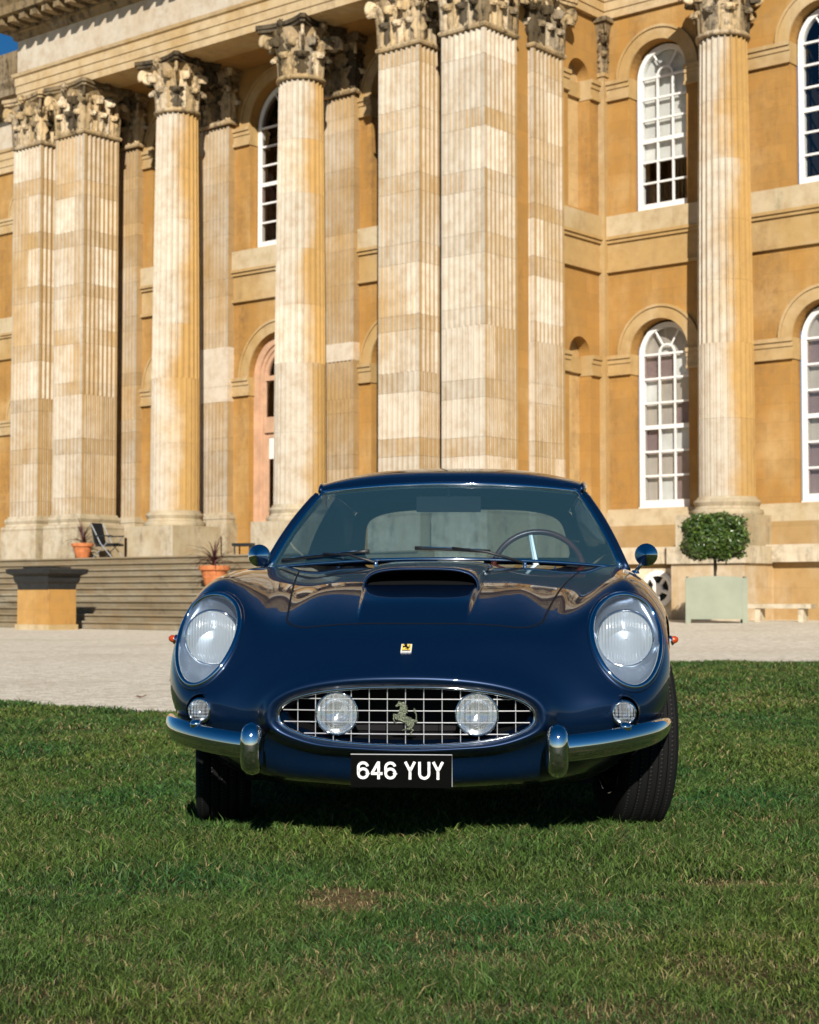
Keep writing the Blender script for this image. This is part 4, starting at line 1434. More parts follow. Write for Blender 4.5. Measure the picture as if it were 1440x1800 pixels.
S1 = np.stack([nspline(ct, Gp[i], cq) for i in range(len(G))])
rd = np.linalg.norm(np.diff(G, axis=0), axis=2)[:, :8].mean(1)
rt = np.concatenate([[0], np.cumsum(rd)])
NR = [5, 5, 5, 5, 7, 15, 16, 18, 22, 30, 30, 26, 18, 16, 16, 16, 12, 7, 5]
rq = np.concatenate([np.linspace(rt[i], rt[i + 1], NR[i], endpoint=False) for i in range(len(NR))] + [[rt[-1]]])
S = nspline(rt, S1, rq)
S[:, 0, 0] = 0; S[:, -1, 0] = 0
# raised centre panel that runs forward from the bonnet scoop
l_, s_, z_ = S[..., 0], S[..., 1], S[..., 2]
le = .166 + .024 * np.clip((s_ - .28) / .44, 0, 1)
hp = .019 * smoothstep(.25, .44, s_) * (1 - smoothstep(1.25, 1.5, s_))
S[..., 2] += np.where(z_ > .6, hp * (1 - smoothstep(le, le + .012, np.abs(l_))), 0)
half = S
full = np.concatenate([half, half[:, -2:0:-1] * mir], 1)       # closed ring
nr, nc = full.shape[:2]
verts = full.reshape(-1, 3)
ii, jj = np.meshgrid(np.arange(nr - 1), np.arange(nc), indexing='ij')
j2 = (jj + 1) % nc
quads = np.stack([ii * nc + jj, ii * nc + j2, (ii + 1) * nc + j2, (ii + 1) * nc + jj], -1).reshape(-1, 4)
BVH = BVHTree.FromPolygons([tuple(v) for v in verts], [tuple(map(int, q)) for q in quads])
def front(l, z, y0=-1.0):
    """point and outward normal of the body seen from the front at (l, z)"""
    h = BVH.ray_cast(Vector((l, y0, z)), Vector((0, 1, 0)))
    n = h[1]
    if n.y > 0: n = -n
    return h[0], n
def above(l, s):
    h = BVH.ray_cast(Vector((l, s, 1.6)), Vector((0, 0, -1)))
    n = h[1]
    if n.z < 0: n = -n
    return h[0], n
def side(sg, s, z):
    h = BVH.ray_cast(Vector((sg * 2, s, z)), Vector((-sg, 0, 0)))
    n = h[1]
    if n.x * sg < 0: n = -n
    return h[0], n

# openings: headlamps, cabin, wheel arches
HL = dict(l=.676, z=.634, a=.108, b=.144, tilt=R(11))
def egg(sg, t, k_=1.0):
    """outline of the headlamp cover in the front view"""
    u, v = math.sin(t), math.cos(t)
    a = HL['a'] * (1 + .13 * v) * k_
    x, y = a * u, HL['b'] * v * k_
    c, s = math.cos(HL['tilt']), math.sin(HL['tilt'])
    return sg * (HL['l'] + x * c - y * s), HL['z'] + x * s + y * c
vx = verts.copy()
AX_F, AX_R, WR, ARCH = .80, 3.40, .335, .378
cen = vx[quads].mean(1)
al = np.abs(cen[:, 0])
c_, s__ = math.cos(HL['tilt']), math.sin(HL['tilt'])
dx, dz = al - HL['l'], cen[:, 2] - HL['z']
xe, ye = dx * c_ + dz * s__, -dx * s__ + dz * c_
vv_ = np.clip(ye / HL['b'], -1, 1)
in_head = ((xe / (HL['a'] * (1 + .13 * vv_))) ** 2 + (ye / HL['b']) ** 2 < .96) & (cen[:, 1] < .62)
in_cab = (cen[:, 2] > .8) & (al < .645) & (cen[:, 1] > 1.60 + .27 * (al / .7) ** 2) & (cen[:, 1] < 3.62 - .12 * (al / .6) ** 2)
in_arch = np.zeros(len(cen), bool)
for ax_ in (AX_F, AX_R):
    near = (np.abs(vx[:, 0]) > .45)
    d = np.hypot(vx[:, 1] - ax_, vx[:, 2] - .33)
    band = near & (np.abs(d - ARCH) < .014)
    f_ = ARCH / np.maximum(d, 1e-6)
    vx[band, 1] = ax_ + (vx[band, 1] - ax_) * f_[band]
    vx[band, 2] = .33 + (vx[band, 2] - .33) * f_[band]
    cen2 = vx[quads].mean(1)
    in_arch |= (np.hypot(cen2[:, 1] - ax_, cen2[:, 2] - .33) < ARCH) & (np.abs(cen2[:, 0]) > .42)
keep = ~(in_head | in_cab | in_arch)
me = bpy.data.meshes.new('body')
me.from_pydata(vx.tolist(), [], quads[keep].tolist())
me.polygons.foreach_set('use_smooth', [True] * len(me.polygons))
bm = bmesh.new(); bm.from_mesh(me)
bmesh.ops.delete(bm, geom=[v for v in bm.verts if not v.link_faces], context='VERTS')
bmesh.ops.recalc_face_normals(bm, faces=bm.faces)
bm.to_mesh(me); bm.free()
body = link('body', me, M['paint'], car)

# dark inner liners: grille duct, wheel wells, cabin tub
mb = MB().grid([[(q[0], q[1] + dy, GC + (q[2] - GC) * k2) for q in full[0]] for dy, k2 in ((0.0, 1.0), (.1, .95), (.30, .8))], False, True)
mb.box(-.36, .36, .27, .29, GC - .07, GC + .07)
mb.obj('grille_duct', M['black'], car)
for ax_ in (AX_F, AX_R):
    for sg in (-1, 1):
        P = []
        for x in (.80, .50):
            P.append([(sg * x * (1 if x < .6 else .985), ax_ + (ARCH + .004) * math.cos(R(t)), .33 + (ARCH + .004) * math.sin(R(t))) for t in range(24, 157, 6)])
        mb = MB().grid(P)
        n_ = len(P[0])
        mb.f.append(tuple(range(n_, 2 * n_)))
        mb.obj('wheel_well', M['black'], car)
mb = MB()
mb.box(-.60, .60, 1.66, 3.45, .30, .32)
mb.box(-.64, -.62, 1.66, 3.5, .30, .86); mb.box(.62, .64, 1.66, 3.5, .30, .86)
mb.box(-.62, .62, 3.46, 3.48, .3, .88); mb.box(-.62, .62, 1.58, 1.60, .3, .86)
mb.obj('cabin_tub', M['leather'], car)
mb = MB().grid([[(x, y, z) for x in np.linspace(-.63, .63, 9)] for y, z in ((1.60, .865), (1.75, .893), (1.90, .890), (1.94, .85), (1.93, .70))])
mb.obj('dashboard', M['leather'], car, smooth=True)
for sg in (-1, 1):
    seat = MB().grid([[(sg * .33 + .22 * a, y + .04 * a * a, z) for a in np.linspace(-1, 1, 7)] for y, z in ((2.25, .50), (2.55, .48), (2.72, .5), (2.80, .70), (2.86, .90), (2.90, .955), (2.96, .94), (2.98, .6))])
    seat.obj('seat', M['leather'], car, smooth=True)

# --- greenhouse
AA = np.linspace(-1, 1, 41)
def scr_base(a): return (.705 * a, 1.50 + .27 * a * a, .916 - .030 * a * a)
def scr_top(a): return (.540 * a, 2.04 + .12 * a * a, 1.240 - .026 * a * a)
def scr(a, b, off=0.0):
    p0, p1 = np.array(scr_base(a)), np.array(scr_top(a))
    q = p0 * (1 - b) + p1 * b
    bl = .022 * math.sin(math.pi * b) + off
    return q + np.array([0.30 * a, -.82, .50]) * bl
MB().grid([[scr(a, b) for a in AA] for b in np.linspace(0, 1, 13)]).obj('windscreen', M['screen'], car, smooth=True)
def path_tube(pts, rad, name, mat, n=8, parent=None, smooth=True, up=(0, 0, 1)):
    return MB().tube(pts, rad, n, up=up).obj(name, mat, parent or car, smooth=smooth)
path_tube([scr(a, 0, .004) for a in AA], .007, 'screen_trim', M['chrome'])
path_tube([scr(a, 1, .006) for a in AA], .011, 'screen_trim', M['chrome'])
for sg in (-1, 1):
    path_tube([scr(sg, b, .005) for b in np.linspace(0, 1, 13)], .010, 'screen_trim', M['chrome'])
    path_tube([scr(sg, b) + np.array([sg * .016, .028, -.002]) for b in np.linspace(-.04, .93, 15)], [(.020, .030)] * 15, 'pillar', M['paint'], 12)
# roof
def roof(a, t, off=0):
    zc = 1.244 + .098 * math.sin(math.pi * t ** .75 * .92) ** .75 - .058 * t ** 3
    sc = 2.045 + 1.10 * t
    hwid = .556 + .035 * math.sin(math.pi * t) - .035 * t
    ze = zc - .030 - .045 * math.sin(math.pi * t)
    z = zc - (zc - ze) * abs(a) ** 3.0
    return (hwid * a, sc + .12 * a * a * (1 - t) - .02 * a * a * t, z + off)
mb = MB().grid([[roof(a, t) for a in np.linspace(-1, 1, 61)] for t in np.linspace(0, 1, 40)])
o = mb.obj('roof', M['paint'], car, smooth=True)
MB().grid([[roof(a * .97, .03 + t * .95, -.022) for a in np.linspace(-1, 1, 31)] for t in np.linspace(0, 1, 20)]).obj('headliner', M['headliner'], car, smooth=True)
for sg in (-1, 1):
    path_tube([roof(sg, t, -.004) for t in np.linspace(.01, 1, 25)], .011, 'roof_rail', M['paint'])
    path_tube([tuple(np.array(roof(sg, t, -.012)) + np.array([sg * .006, 0, 0])) for t in np.linspace(.10, .98, 25)], .005, 'rain_gutter', M['chrome'])
# side glass, quarter pillar, rear glass
def bil(p00, p10, p01, p11, bulge, nrm, n=13, m=9, taper=0.0):
    p00, p10, p01, p11 = map(np.array, (p00, p10, p01, p11))
    rows = []
    for i in range(n):
        u = i / (n - 1)
        rows.append([((p00 * (1 - u) + p10 * u) * (1 - v) + (p01 * (1 - u) + p11 * u) * v) + np.array(nrm) * bulge * (1 - u ** 2 * taper) * math.sin(math.pi * v) for v in np.linspace(0, 1, m)])
    return rows
for sg in (-1, 1):
    rtop = [np.array(roof(sg, t, -.012)) for t in (0.06, .62, 1.0)]
    a0 = (sg * .712, 1.80, .890); a1 = (sg * .722, 2.78, .893)
    MB().grid(bil(a0, a1, rtop[0], rtop[1], .02, (sg, 0, 0))).obj('side_window', M['screen'], car, smooth=True)
    c1 = (sg * .60, 3.62, .912)
    MB().grid(bil(a1, c1, rtop[1], rtop[2], .02, (sg, 0, 0), taper=1.0)).obj('quarter_pillar', M['paint'], car, smooth=True)
    path_tube([a0, (sg * .722, 2.3, .896), a1], .009, 'belt_trim', M['chrome'])
def rear(a, b):
    p0 = np.array((.60 * a, 3.70 - .09 * a * a, .915)); p1 = np.array(roof(a * .98, 1.0, -.004))
    return p0 * (1 - b) + p1 * b + np.array([0, .6, .8]) * .02 * (1 - a ** 4) * math.sin(math.pi * b)
MB().grid([[rear(a, b) for a in np.linspace(-1, 1, 25)] for b in np.linspace(0, 1, 9)]).obj('rear_window', M['screen'], car, smooth=True)
def frame_ab(t, k_, e):
    x, y = math.cos(t), math.sin(t)
    return k_[0] * math.copysign(abs(x) ** e, x), .5 + k_[1] * math.copysign(abs(y) ** e, y)
P = []
for kk, e in (((.90, .435), .38), ((1.02, .52), .12)):
    P.append([rear(*frame_ab(t, kk, e)) + np.array([0, -.006, -.006]) for t in np.linspace(0, 2 * math.pi, 73)])
MB().grid(P).obj('rear_window_surround', M['leather'], car)
path_tube([rear(a, 0) for a in np.linspace(-1, 1, 25)], .009, 'screen_trim', M['chrome'])

# --- bonnet scoop
def scoop_row(s, wid, top, grow=0.0, n=37):
    bot = above(0, s)[0].z - .03
    row = []
    for i in range(n):
        t = math.pi * i / (n - 1)
        c, s2 = math.cos(t), math.sin(t)
        e = 2 / 3.6
        x = -math.copysign(abs(c) ** e, c) * (wid + grow)
        z = abs(s2) ** e
        row.append((x, s, bot + (top + grow - bot) * z))
    return row
mb = MB()
mb.grid([scoop_row(.95, .182, .850), scoop_row(.64, .186, .858), scoop_row(.618, .189, .861), scoop_row(.612, .192, .8645), scoop_row(.616, .195, .868), scoop_row(.65, .199, .873),
         scoop_row(.75, .203, .885), scoop_row(.9, .207, .894), scoop_row(1.1, .213, .901), scoop_row(1.32, .222, .906), scoop_row(1.50, .228, .904), scoop_row(1.62, .22, .885)])
mb.obj('bonnet_scoop', M['paint'], car, smooth=True)
mb = MB()
rw_ = scoop_row(.88, .188, .855)
mb.add(rw_, [tuple(range(len(rw_)))])
mb.grid([scoop_row(.88, .188, .855), scoop_row(.645, .1845, .8565)])
mb.grid([[(x, s, above(x, s)[0].z + .002) for x in np.linspace(-.178, .178, 15)] for s in (.622, .70, .78, .87)])
mb.obj('scoop_throat', M['black'], car)

# --- bonnet shut line: a narrow dark gap laid on the panel
def seam(pts, name='bonnet_seam', w=.0032):
    P = []
    for i, (l, s) in enumerate(pts):
        q, n = above(l, s)
        a = pts[max(i - 1, 0)]; b = pts[min(i + 1, len(pts) - 1)]
        t = Vector((b[0] - a[0], b[1] - a[1], 0)).normalized()
        p_ = t.cross(Vector((0, 0, 1)))
        qa = above(l - p_.x * w, s - p_.y * w)[0]; qb = above(l + p_.x * w, s + p_.y * w)[0]
        P.append([qa + n * .0006, qb + n * .0006])
    return MB().grid(P).obj(name, M['black'], car)
def rounded_seam():
    pts = []
    for s in np.linspace(1.54, .40, 40): pts.append((-.415 - .135 * (s - .40) / 1.14, s))
    for t in np.linspace(0, 90, 14): pts.append((-.415 + .11 * (1 - math.cos(R(t))), .40 - .125 * math.sin(R(t))))
    for x in np.linspace(-.295, 0, 26)[:-1]: pts.append((x, .275 - .010 * (1 - (x / .305) ** 2)))
    return pts + [(-x, s) for x, s in reversed(pts)]
seam(rounded_seam())

# --- headlamps
for sg in (-1, 1):
    hd = empty('headlamp'); hd.parent = car
    N = 48
    rim = []
    for i in range(N + 1):
        q, n = front(*egg(sg, 2 * math.pi * i / N, 1.0))
        rim.append(q + n * .002)
    MB().tube(rim, .0085, 10, cap=False).obj('rim', M['chrome'], hd, smooth=True)
    rim2 = []
    for i in range(N + 1):
        q, n = front(*egg(sg, 2 * math.pi * i / N, 1.075)); rim2.append(q - n * .002)
    MB().tube(rim2, .0085, 10, cap=False).obj('rim_flange', M['paint'], hd, smooth=True)
    P = []
    for k2 in np.linspace(.02, 1, 12):
        row = []
        for i in range(N):
            q, n = front(*egg(sg, 2 * math.pi * i / N, k2))
            row.append(q + n * (.003 + .008 * (1 - k2 * k2)))
        P.append(row)
    MB().grid(P, False, True).obj('cover_glass', M['clear'], hd, smooth=True)
    P = []
    for k2, dp in ((1.0, .002), (.98, .03), (.93, .075), (.80, .115), (.5, .13), (.02, .135)):
        row = []
        for i in range(N):
            q, n = front(*egg(sg, 2 * math.pi * i / N, min(k2, .999)))
            x, z = egg(sg, 2 * math.pi * i / N, k2)
            sm = .36 + (z - HL['z']) * .35
            row.append((x, (q.y * (1 - min(1, dp * 9)) + sm * min(1, dp * 9)) + dp, z))
        P.append(row)
    MB().grid(P, False, True).obj('bucket', M['bucket'], hd, smooth=True)
    cx_, cz_, cs_ = sg * .672, .638, .452
    lamp = MB().lathe([(.092, cs_ + .03), (.094, cs_ + .004), (.091, cs_ - .003), (.086, cs_ - .002), (.085, cs_ + .008)], 40, cx_, cz_, 'y').obj('lamp_ring', M['chrome'], hd, smooth=True)
    MB().lathe([(.086, cs_ + .004), (.074, cs_ + .022), (.05, cs_ + .040), (.02, cs_ + .052), (.001, cs_ + .054)], 40, cx_, cz_, 'y').obj('reflector', M['reflector'], hd, smooth=True)
    MB().lathe([(.087, cs_), (.072, cs_ - .010), (.045, cs_ - .017), (.02, cs_ - .020), (.001, cs_ - .021)], 40, cx_, cz_, 'y').obj('lens', M['head_lens'], hd, smooth=True)

# --- grille
gr = MB().tube([(sup(.388, .087, t)[0], .030 + .22 * sup(.388, .087, t)[0] ** 2, GC + sup(.388, .087, t)[1]) for t in np.linspace(0, 2 * math.pi, 121)], .0055, 8, cap=False, up=(0, 1, 0)).obj('grille', M['chrome'], car, smooth=True)
def gs(l): return .052 + .20 * l * l
for i in range(-6, 7):
    x = i * .0550
    h_ = .083 * max(0, 1 - abs(x / .380) ** 2.35) ** (1 / 2.35) + .003
    MB().tube([(x, gs(x), GC - h_), (x, gs(x), GC + h_)], .0015, 6).obj('grille_bar', M['wire'], gr)
for dz_ in (-.0545, -.0200, .0150, .0500):
    w_ = .380 * max(0, 1 - abs(dz_ / .083) ** 2.35) ** (1 / 2.35) - .002
    MB().tube([(x, gs(x) - .003, GC + dz_) for x in np.linspace(-w_, w_, 15)], .0018, 6, up=(0, 0, 1)).obj('grille_bar', M['wire'], gr)
# prancing horse on the grille
HORSE = [(490, 440), (520, 395), (545, 375), (550, 330), (590, 310), (610, 335), (660, 345), (690, 330), (740, 360), (735, 400), (790, 430), (765, 460), (810, 490), (785, 510), (800, 560), (760, 580), (790, 610), (740, 640), (745, 680), (800, 705), (880, 735), (940, 775), (960, 785), (1000, 770), (1010, 700), (995, 640), (960, 590), (945, 530), (955, 490), (985, 510), (990, 560), (1015, 610), (1035, 680), (1030, 760), (1045, 810), (1030, 855), (990, 850), (965, 870), (955, 930), (920, 980), (905, 1010), (945, 1030), (955, 1050), (900, 1110), (880, 1150), (880, 1180), (855, 1185), (840, 1160), (862, 1140), (880, 1090), (915, 1050), (885, 1025), (850, 1025), (760, 1030), (700, 1055), (655, 1050), (690, 1030), (740, 1010), (820, 995), (830, 965), (780, 930), (740, 880), (700, 850), (640, 820), (590, 800), (540, 800), (480, 770), (470, 740), (445, 730), (455, 770), (470, 830), (530, 870), (545, 890), (510, 890), (465, 850), (435, 820), (425, 760), (430, 700), (425, 650), (450, 625), (500, 650), (560, 630), (575, 580), (590, 520), (610, 470), (600, 430), (570, 435), (540, 455), (510, 465)]
def horse_mesh(scale, thick):
    pts = [((x - 735) * scale, (748 - y) * scale) for x, y in HORSE]
    n = len(pts)
    bm = bmesh.new()
    vs_ = [bm.verts.new((x, 0, z)) for x, z in pts]
    f = bm.faces.new(vs_)
    r_ = bmesh.ops.extrude_face_region(bm, geom=[f])
    bmesh.ops.translate(bm, vec=(0, thick, 0), verts=[g for g in r_['geom'] if isinstance(g, bmesh.types.BMVert)])
    bmesh.ops.triangulate(bm, faces=bm.faces[:])
    bmesh.ops.recalc_face_normals(bm, faces=bm.faces)
    me = bpy.data.meshes.new('horse_emblem'); bm.to_mesh(me); bm.free()
    return me
link('horse_emblem', horse_mesh(1 / 14.4 / 588, .008), M['steel'], gr, (.0, .040, GC - .006))

# fog lamps inside the grille
for x in (-.208, .214):
    fg = empty('fog_lamp'); fg.parent = car
    cz_ = GC + .006; cs_ = .055
    MB().lathe([(.04, .14), (.062, .10), (.0665, cs_ + .012), (.0665, cs_), (.0615, cs_ - .004), (.059, cs_ + .002)], 36, x, cz_, 'y').obj('lamp_ring', M['chrome'], fg, smooth=True)
    MB().lathe([(.060, cs_ + .002), (.05, cs_ + .022), (.03, cs_ + .036), (.001, cs_ + .042)], 36, x, cz_, 'y').obj('reflector', M['reflector'], fg, smooth=True)
    MB().lathe([(.061, cs_), (.05, cs_ - .008), (.03, cs_ - .014), (.001, cs_ - .017)], 36, x, cz_, 'y').obj('lens', M['fog_lens'], fg, smooth=True)

# side lamps
for sg in (-1, 1):
    q, n = front(sg * .656, .418)
    sl = empty('side_lamp'); sl.parent = car
    ax_ = Vector((sg * .18, -1, 0)).normalized()
    rot = Vector((0, -1, 0)).rotation_difference(ax_).to_euler()
    loc = q + Vector((0, -.012, 0))
    MB().lathe([(.050, .045), (.047, .02), (.040, .0), (.037, -.010), (.033, -.012), (.032, -.006)], 28, 0, 0, 'y').obj('lamp_ring', M['chrome'], sl, smooth=True, loc=loc, rot=rot)
    MB().lathe([(.032, -.005), (.022, .012), (.001, .018)], 28, 0, 0, 'y').obj('reflector', M['reflector'], sl, smooth=True, loc=loc, rot=rot)
    MB().lathe([(.033, -.009), (.027, -.022), (.013, -.029), (.001, -.031)], 28, 0, 0, 'y').obj('lens', M['side_lens'], sl, smooth=True, loc=loc, rot=rot)
    MB().lathe([(.064, .06), (.060, .03), (.050, .008)], 28, 0, 0, 'y').obj('pod', M['paint'], sl, smooth=True, loc=loc, rot=rot)
    # amber repeater on the wing
    q, n = side(sg, .60, .628)
    MB().lathe([(.013, .0), (.013, -.008), (.011, -.018), (.005, -.024), (.001, -.025)], 20, 0, 0, 'y').obj('amber_repeater', M['amber_glass'], car, smooth=True, loc=q, rot=Vector((0, -1, 0)).rotation_difference(n).to_euler())
    MB().lathe([(.017, .0), (.016, -.005), (.013, -.007)], 20, 0, 0, 'y').obj('repeater_base', M['chrome'], car, smooth=True, loc=q, rot=Vector((0, -1, 0)).rotation_difference(n).to_euler())

# bumpers and overriders
for sg in (-1, 1):
    bp = empty('bumper'); bp.parent = car
    ctl = np.array([(.452, .030, .320), (.51, .055, .324), (.585, .095, .331), (.665, .155, .341), (.735, .240, .351), (.780, .340, .360), (.803, .43, .369), (.811, .49, .374)])
    t0 = np.linspace(0, 1, len(ctl)); tq = np.linspace(0, 1, 48)
    pth = nspline(t0, ctl, tq) * np.array([sg, 1, 1])
    rad = []
    for t in tq:
        h_ = .040 * (1 - max(0, (t - .45) / .55) ** 2.2 * .80)
        rad.append((.022 * (1 - .55 * max(0, (t - .6) / .4)), max(h_, .004)))
    MB().tube([tuple(p) for p in pth], rad, 20).obj('blade', M['chrome'], bp, smooth=True)
    for tb in (.42,):
        p_ = nspline(t0, ctl, np.array([tb]))[0]
        me = MB().lathe([(.019, .006), (.018, -.003), (.012, -.009), (.001, -.011)], 16, 0, 0, 'y').mesh('bolt_head', smooth=True)
        link('bolt_head', me, M['chrome'], bp, (sg * p_[0], p_[1] - .004, p_[2] + .042), (R(-58), 0, R(sg * 25)))
    # overrider: rounded upright
    P = []
    for v in np.linspace(-1, 1, 25):
        rr_ = (1 - abs(v) ** 4.5) ** .5
        P.append([(sg * .455 + .034 * rr_ * math.copysign(abs(math.cos(a)) ** .75, math.cos(a)), -.012 - .008 * (1 - v * v) + .043 * rr_ * math.sin(a) + (.012 if v < -.8 else 0), .318 + .080 * v) for a in np.linspace(0, 2 * math.pi, 25)[:-1]])
    MB().grid(P, False, True).obj('overrider', M['chrome'], bp, smooth=True)
    MB().tube([(sg * .455, .03, .35), (sg * .455, .18, .36)], .02, 10).obj('bracket', M['black'], bp)

# number plate
pl_ = empty('number_plate'); pl_.parent = car; pl_.location = (-.010, .026, .252)
mb = MB().box(-.152, .152, -.004, .004, -.049, .049)
mb.obj('board', M['plate_black'], pl_)
MB().tube([(-.152, -.004, .049), (.152, -.004, .049), (.152, -.004, -.045)], .0016, 6).obj('edge_strip', M['wire'], pl_)
def ribbon(paths, w, depth):
    """flat letter strokes: each path is a polyline in (x, z)"""
    mb = MB()
    for pa in paths:
        pa = [Vector((x, 0, z)) for x, z in pa]
        L = []
        for i, q in enumerate(pa):
            d0 = (q - pa[i - 1]).normalized() if i else None
            d1 = (pa[i + 1] - q).normalized() if i + 1 < len(pa) else None
            d = ((d0 or d1) + (d1 or d0)).normalized()
            nn = Vector((-d.z, 0, d.x))
            k2 = 1 / max(.5, nn.dot(Vector((-(d1 or d0).z, 0, (d1 or d0).x))))
            L.append((q + nn * w * k2, q - nn * w * k2))
        rows = [[(a.x, -depth, a.z), (b.x, -depth, b.z), (b.x, 0, b.z), (a.x, 0, a.z)] for a, b in L]
        b0 = len(mb.v)
        mb.grid(rows, False, True)
        m_ = len(rows)
        mb.f.append((b0, b0 + 1, b0 + 2, b0 + 3)); mb.f.append((b0 + 4 * m_ - 1, b0 + 4 * m_ - 2, b0 + 4 * m_ - 3, b0 + 4 * m_ - 4))
    return mb
H_, W_ = .0525, .036
def arc(cx, cz, rx, rz, a0, a1, n=14):
    return [(cx + rx * math.cos(R(a0 + (a1 - a0) * i / n)), cz + rz * math.sin(R(a0 + (a1 - a0) * i / n))) for i in range(n + 1)]
SW = .0040
hx, hz = W_ / 2 - SW, H_ / 2 - SW
GLYPH = {
    '6': [arc(0, hz - hx * .95, hx, hx * .95, 12, 180, 14) + arc(0, -hz + hx * .95, hx, hx * .95, 180, 360, 16) + arc(0, -hz + hx * .95, hx, hx * .95, 0, 172, 14)],
    '4': [[(hx * .45, -hz - SW), (hx * .45, hz + SW)], [(hx * .35, hz + SW * .3), (-hx, -hz * .42)], [(-hx - SW * .6, -hz * .42), (hx + SW, -hz * .42)]],
    'Y': [[(-hx, hz + SW), (0, -hz * .05)], [(hx, hz + SW), (0, -hz * .05)], [(0, hz * .12), (0, -hz - SW)]],
    'U': [[(-hx, hz + SW)] + arc(0, -hz + hx, hx, hx, 180, 360, 16) + [(hx, hz + SW)]],
}
for ch_, x in zip('646YUY', (-.1145, -.0740, -.0325, .0265, .0690, .1100)):
    ribbon(GLYPH[ch_], SW, .004).obj('letter' if ch_ in 'YU' else 'digit', M['plate_silver'], pl_, loc=(x, -.0042, .002))

# nose badge
q, n = front(-.004, .612)
bd = empty('badge'); bd.parent = car
rot = Vector((0, -1, 0)).rotation_difference(n).to_euler()
bd.location = q; bd.rotation_euler = rot
mb = MB().box(-.0165, .0165, -.004, .006, -.0215, .0215)
mb.obj('badge_frame', M['plate_silver'], bd)
MB().box(-.0140, .0140, -.0055, -.0035, -.0145, .0185).obj('badge_enamel', simple('yellow_enamel', (.74, .53, .10), .3), bd)
link('horse_emblem', horse_mesh(1 / 14.4 / 588 * .30, .002), M['black'], bd, (.0, -.0072, .004))
MB().box(-.012, .012, -.0065, -.0055, -.0155, -.0130).obj('badge_band', M['black'], bd)

# door mirrors
for sg in (-1, 1):
    mi = empty('door_mirror'); mi.parent = car
    bl_, hl_ = (.720, .743) if sg < 0 else (.762, .805)
    base = Vector((sg * bl_, 1.74, .868)); hc = Vector((sg * hl_, 1.72, .938))
    MB().tube([base, base * .5 + hc * .5 + Vector((sg * .004, 0, 0)), hc], [.0085, .006, .005], 10).obj('stem', M['chrome'], mi, smooth=True)
    MB().lathe([(.018, -.004), (.016, .004), (.010, .010)], 16, 0, 0, 'z').obj('foot', M['chrome'], mi, smooth=True, loc=base)
    me = MB().lathe([(.001, -.040), (.004, -.0385), (.022, -.0225), (.040, -.006), (.0445, -.001), (.0455, .005), (.044, .010), (.040, .011), (.001, .010)], 40, 0, 0, 'y').mesh('mirror_shell', smooth=True)
    link('mirror_shell', sharpen(me, 40), M['chrome'], mi, hc, (0, 0, R(-6)))

# wipers
def wiper(a_piv, a_tip0, a_tip1, b0, b1):
    w_ = empty('wiper'); w_.parent = car
    piv = scr(a_piv, -.05, .02)
    mid = scr((a_tip0 + a_tip1) / 2, (b0 + b1) / 2, .030)
    MB().tube([piv, piv * .5 + mid * .5 + np.array([0, -.01, .012]), mid], [.006, .005, .004], 8).obj('arm', M['black_plastic'], w_, smooth=True)
    MB().tube([scr(a_tip0 + (a_tip1 - a_tip0) * t, b0 + (b1 - b0) * t, .018) for t in np.linspace(0, 1, 9)], [(.004, .007)] * 9, 8).obj('blade', M['black_plastic'], w_, smooth=True)
    MB().tube([scr(a_tip0 + (a_tip1 - a_tip0) * t, b0 + (b1 - b0) * t, .027) for t in np.linspace(.12, .88, 7)], .0025, 6).obj('bridge', M['chrome'], w_, smooth=True)
    MB().lathe([(.007, -.02), (.007, .004), (.004, .008), (.001, .008)], 14).obj('pivot', M['chrome'], w_, smooth=True, loc=piv)
wiper(-.34, -.93, -.40, .055, .085)
wiper(.46, -.14, .28, .105, .07)
for a in (-.55, .62):
    q = scr(a, -.08, .012)
    MB().lathe([(.005, -.01), (.005, .003), (.002, .007), (.001, .007)], 12).obj('washer_jet', M['chrome'], car, smooth=True, loc=q)

# steering wheel and interior mirror
sw = empty('steering_wheel'); sw.parent = car
sw.location = (.375, 1.98, .868); sw.rotation_euler = (R(-22), 0, 0)
MB().tube([(.188 * math.cos(t), 0, .188 * math.sin(t)) for t in np.linspace(0, 2 * math.pi, 65)], .0125, 10, cap=False, up=(0, 1, 0)).obj('rim', M['wood'], sw, smooth=True)
for t in (100, 220, 340):
    MB().tube([(.02 * math.cos(R(t)), .02, .02 * math.sin(R(t))), (.185 * math.cos(R(t)), 0, .185 * math.sin(R(t)))], [(.014, .003), (.010, .003)], 8, up=(0, 1, 0)).obj('spoke', M['grey_metal'], sw)
MB().lathe([(.035, -.01), (.035, .02), (.02, .03), (.001, .03)], 20, 0, 0, 'y').obj('hub', M['black_plastic'], sw, smooth=True)
rm = empty('interior_mirror'); rm.parent = car
MB().box(-.135, .135, -.012, .012, -.036, .030).obj('mirror_case', M['black_plastic'], rm, loc=(.0, 2.08, 1.165), rot=(R(8), 0, R(3)))
MB().tube([(0, 2.07, 1.19), (0, 2.05, 1.232)], .006, 8).obj('mirror_stalk', M['chrome'], rm)

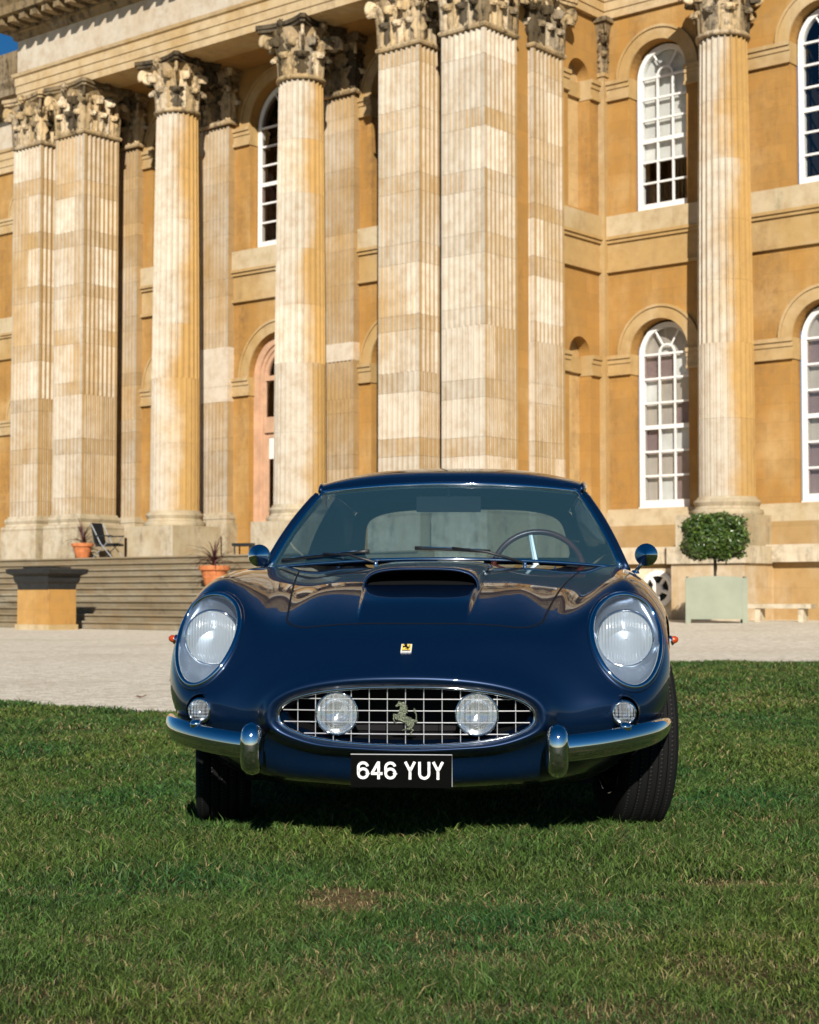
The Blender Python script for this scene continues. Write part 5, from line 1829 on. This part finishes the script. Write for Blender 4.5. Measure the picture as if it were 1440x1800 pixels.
# wheels
def tyre_mesh():
    prof = [(.215, -.070), (.25, -.088), (.285, -.0925), (.312, -.086), (.326, -.078)]
    tread = []
    for i in range(5):
        a = -.070 + i * .0295
        tread += [(.334, a), (.3355, a + .011), (.334, a + .0225), (.327, a + .0240), (.327, a + .0280)]
    tread = tread[:-2]
    prof = prof + tread + [(r_, -x) for r_, x in reversed(prof)]
    n = 96
    P = [[(x, r_ * math.sin(2 * math.pi * i / n), r_ * math.cos(2 * math.pi * i / n)) for i in range(n)] for r_, x in prof]
    return sharpen(MB().grid(P, False, True).mesh('tyre'), 38)
TYRE = tyre_mesh()
n = 48
RIM = MB().grid([[(x, r_ * math.sin(2 * math.pi * i / n), r_ * math.cos(2 * math.pi * i / n)) for i in range(n)] for x, r_ in ((-.075, .215), (-.082, .222), (-.080, .228), (-.06, .215), (.0, .200), (.06, .215), (.08, .228), (.082, .222), (.075, .215), (.0, .195), (-.06, .205))], False, True).mesh('wheel', smooth=True)
mb = MB()
for i in range(30):
    a = 2 * math.pi * i / 30
    for sx in (-.05, .05):
        a2 = a + (.35 if i % 2 else -.35)
        mb.tube([(sx * 1.2, .035 * math.sin(a), .035 * math.cos(a)), (sx * .5, .200 * math.sin(a2), .200 * math.cos(a2))], .0022, 5)
SPK = mb.mesh('wire_spokes', smooth=True)
HUB = MB().grid([[(x, r_ * math.sin(2 * math.pi * i / 24), r_ * math.cos(2 * math.pi * i / 24)) for i in range(24)] for x, r_ in ((-.10, .001), (-.10, .02), (-.08, .034), (.08, .034), (.10, .02), (.10, .001))], False, True).mesh('hub', smooth=True)
DRUM_B = MB().grid([[(x, r_ * math.sin(2 * math.pi * i / 32), r_ * math.cos(2 * math.pi * i / 32)) for i in range(32)] for x, r_ in ((-.03, .001), (-.03, .19), (-.02, .205), (.02, .205), (.02, .001))], False, True).mesh('brake_drum')
for ax_, tw in ((AX_F, .70), (AX_R, .70)):
    for sg in (-1, 1):
        st = R(11) if ax_ == AX_F else 0
        w_ = link('wheel', RIM, M['chrome'], car, (sg * tw, ax_, .330), (0, 0, st))
        link('tyre', TYRE, M['rubber'], w_)
        link('wire_spokes', SPK, M['wire'], w_)
        link('hub', HUB, M['chrome'], w_)
        link('brake_drum', DRUM_B, M['black'], w_, (-sg * .055, 0, 0))
# sump and exhaust under the nose
mb = MB().box(-.5, .5, .75, 4.1, .16, .2)
for sg in (-1, 1):
    mb.box(sg * .48 - .09, sg * .48 + .09, .50, .52, .17, .46)  # black panels put in for the shade ahead of the front wheels
mb.obj('underbody', M['black'], car)
MB().tube([(.45, 4.1, .2), (.45, 4.55, .22)], .028, 12).obj('exhaust_pipe', M['chrome'], car)
MB().tube([(-.45, 4.1, .2), (-.45, 4.55, .22)], .028, 12).obj('exhaust_pipe', M['chrome'], car)
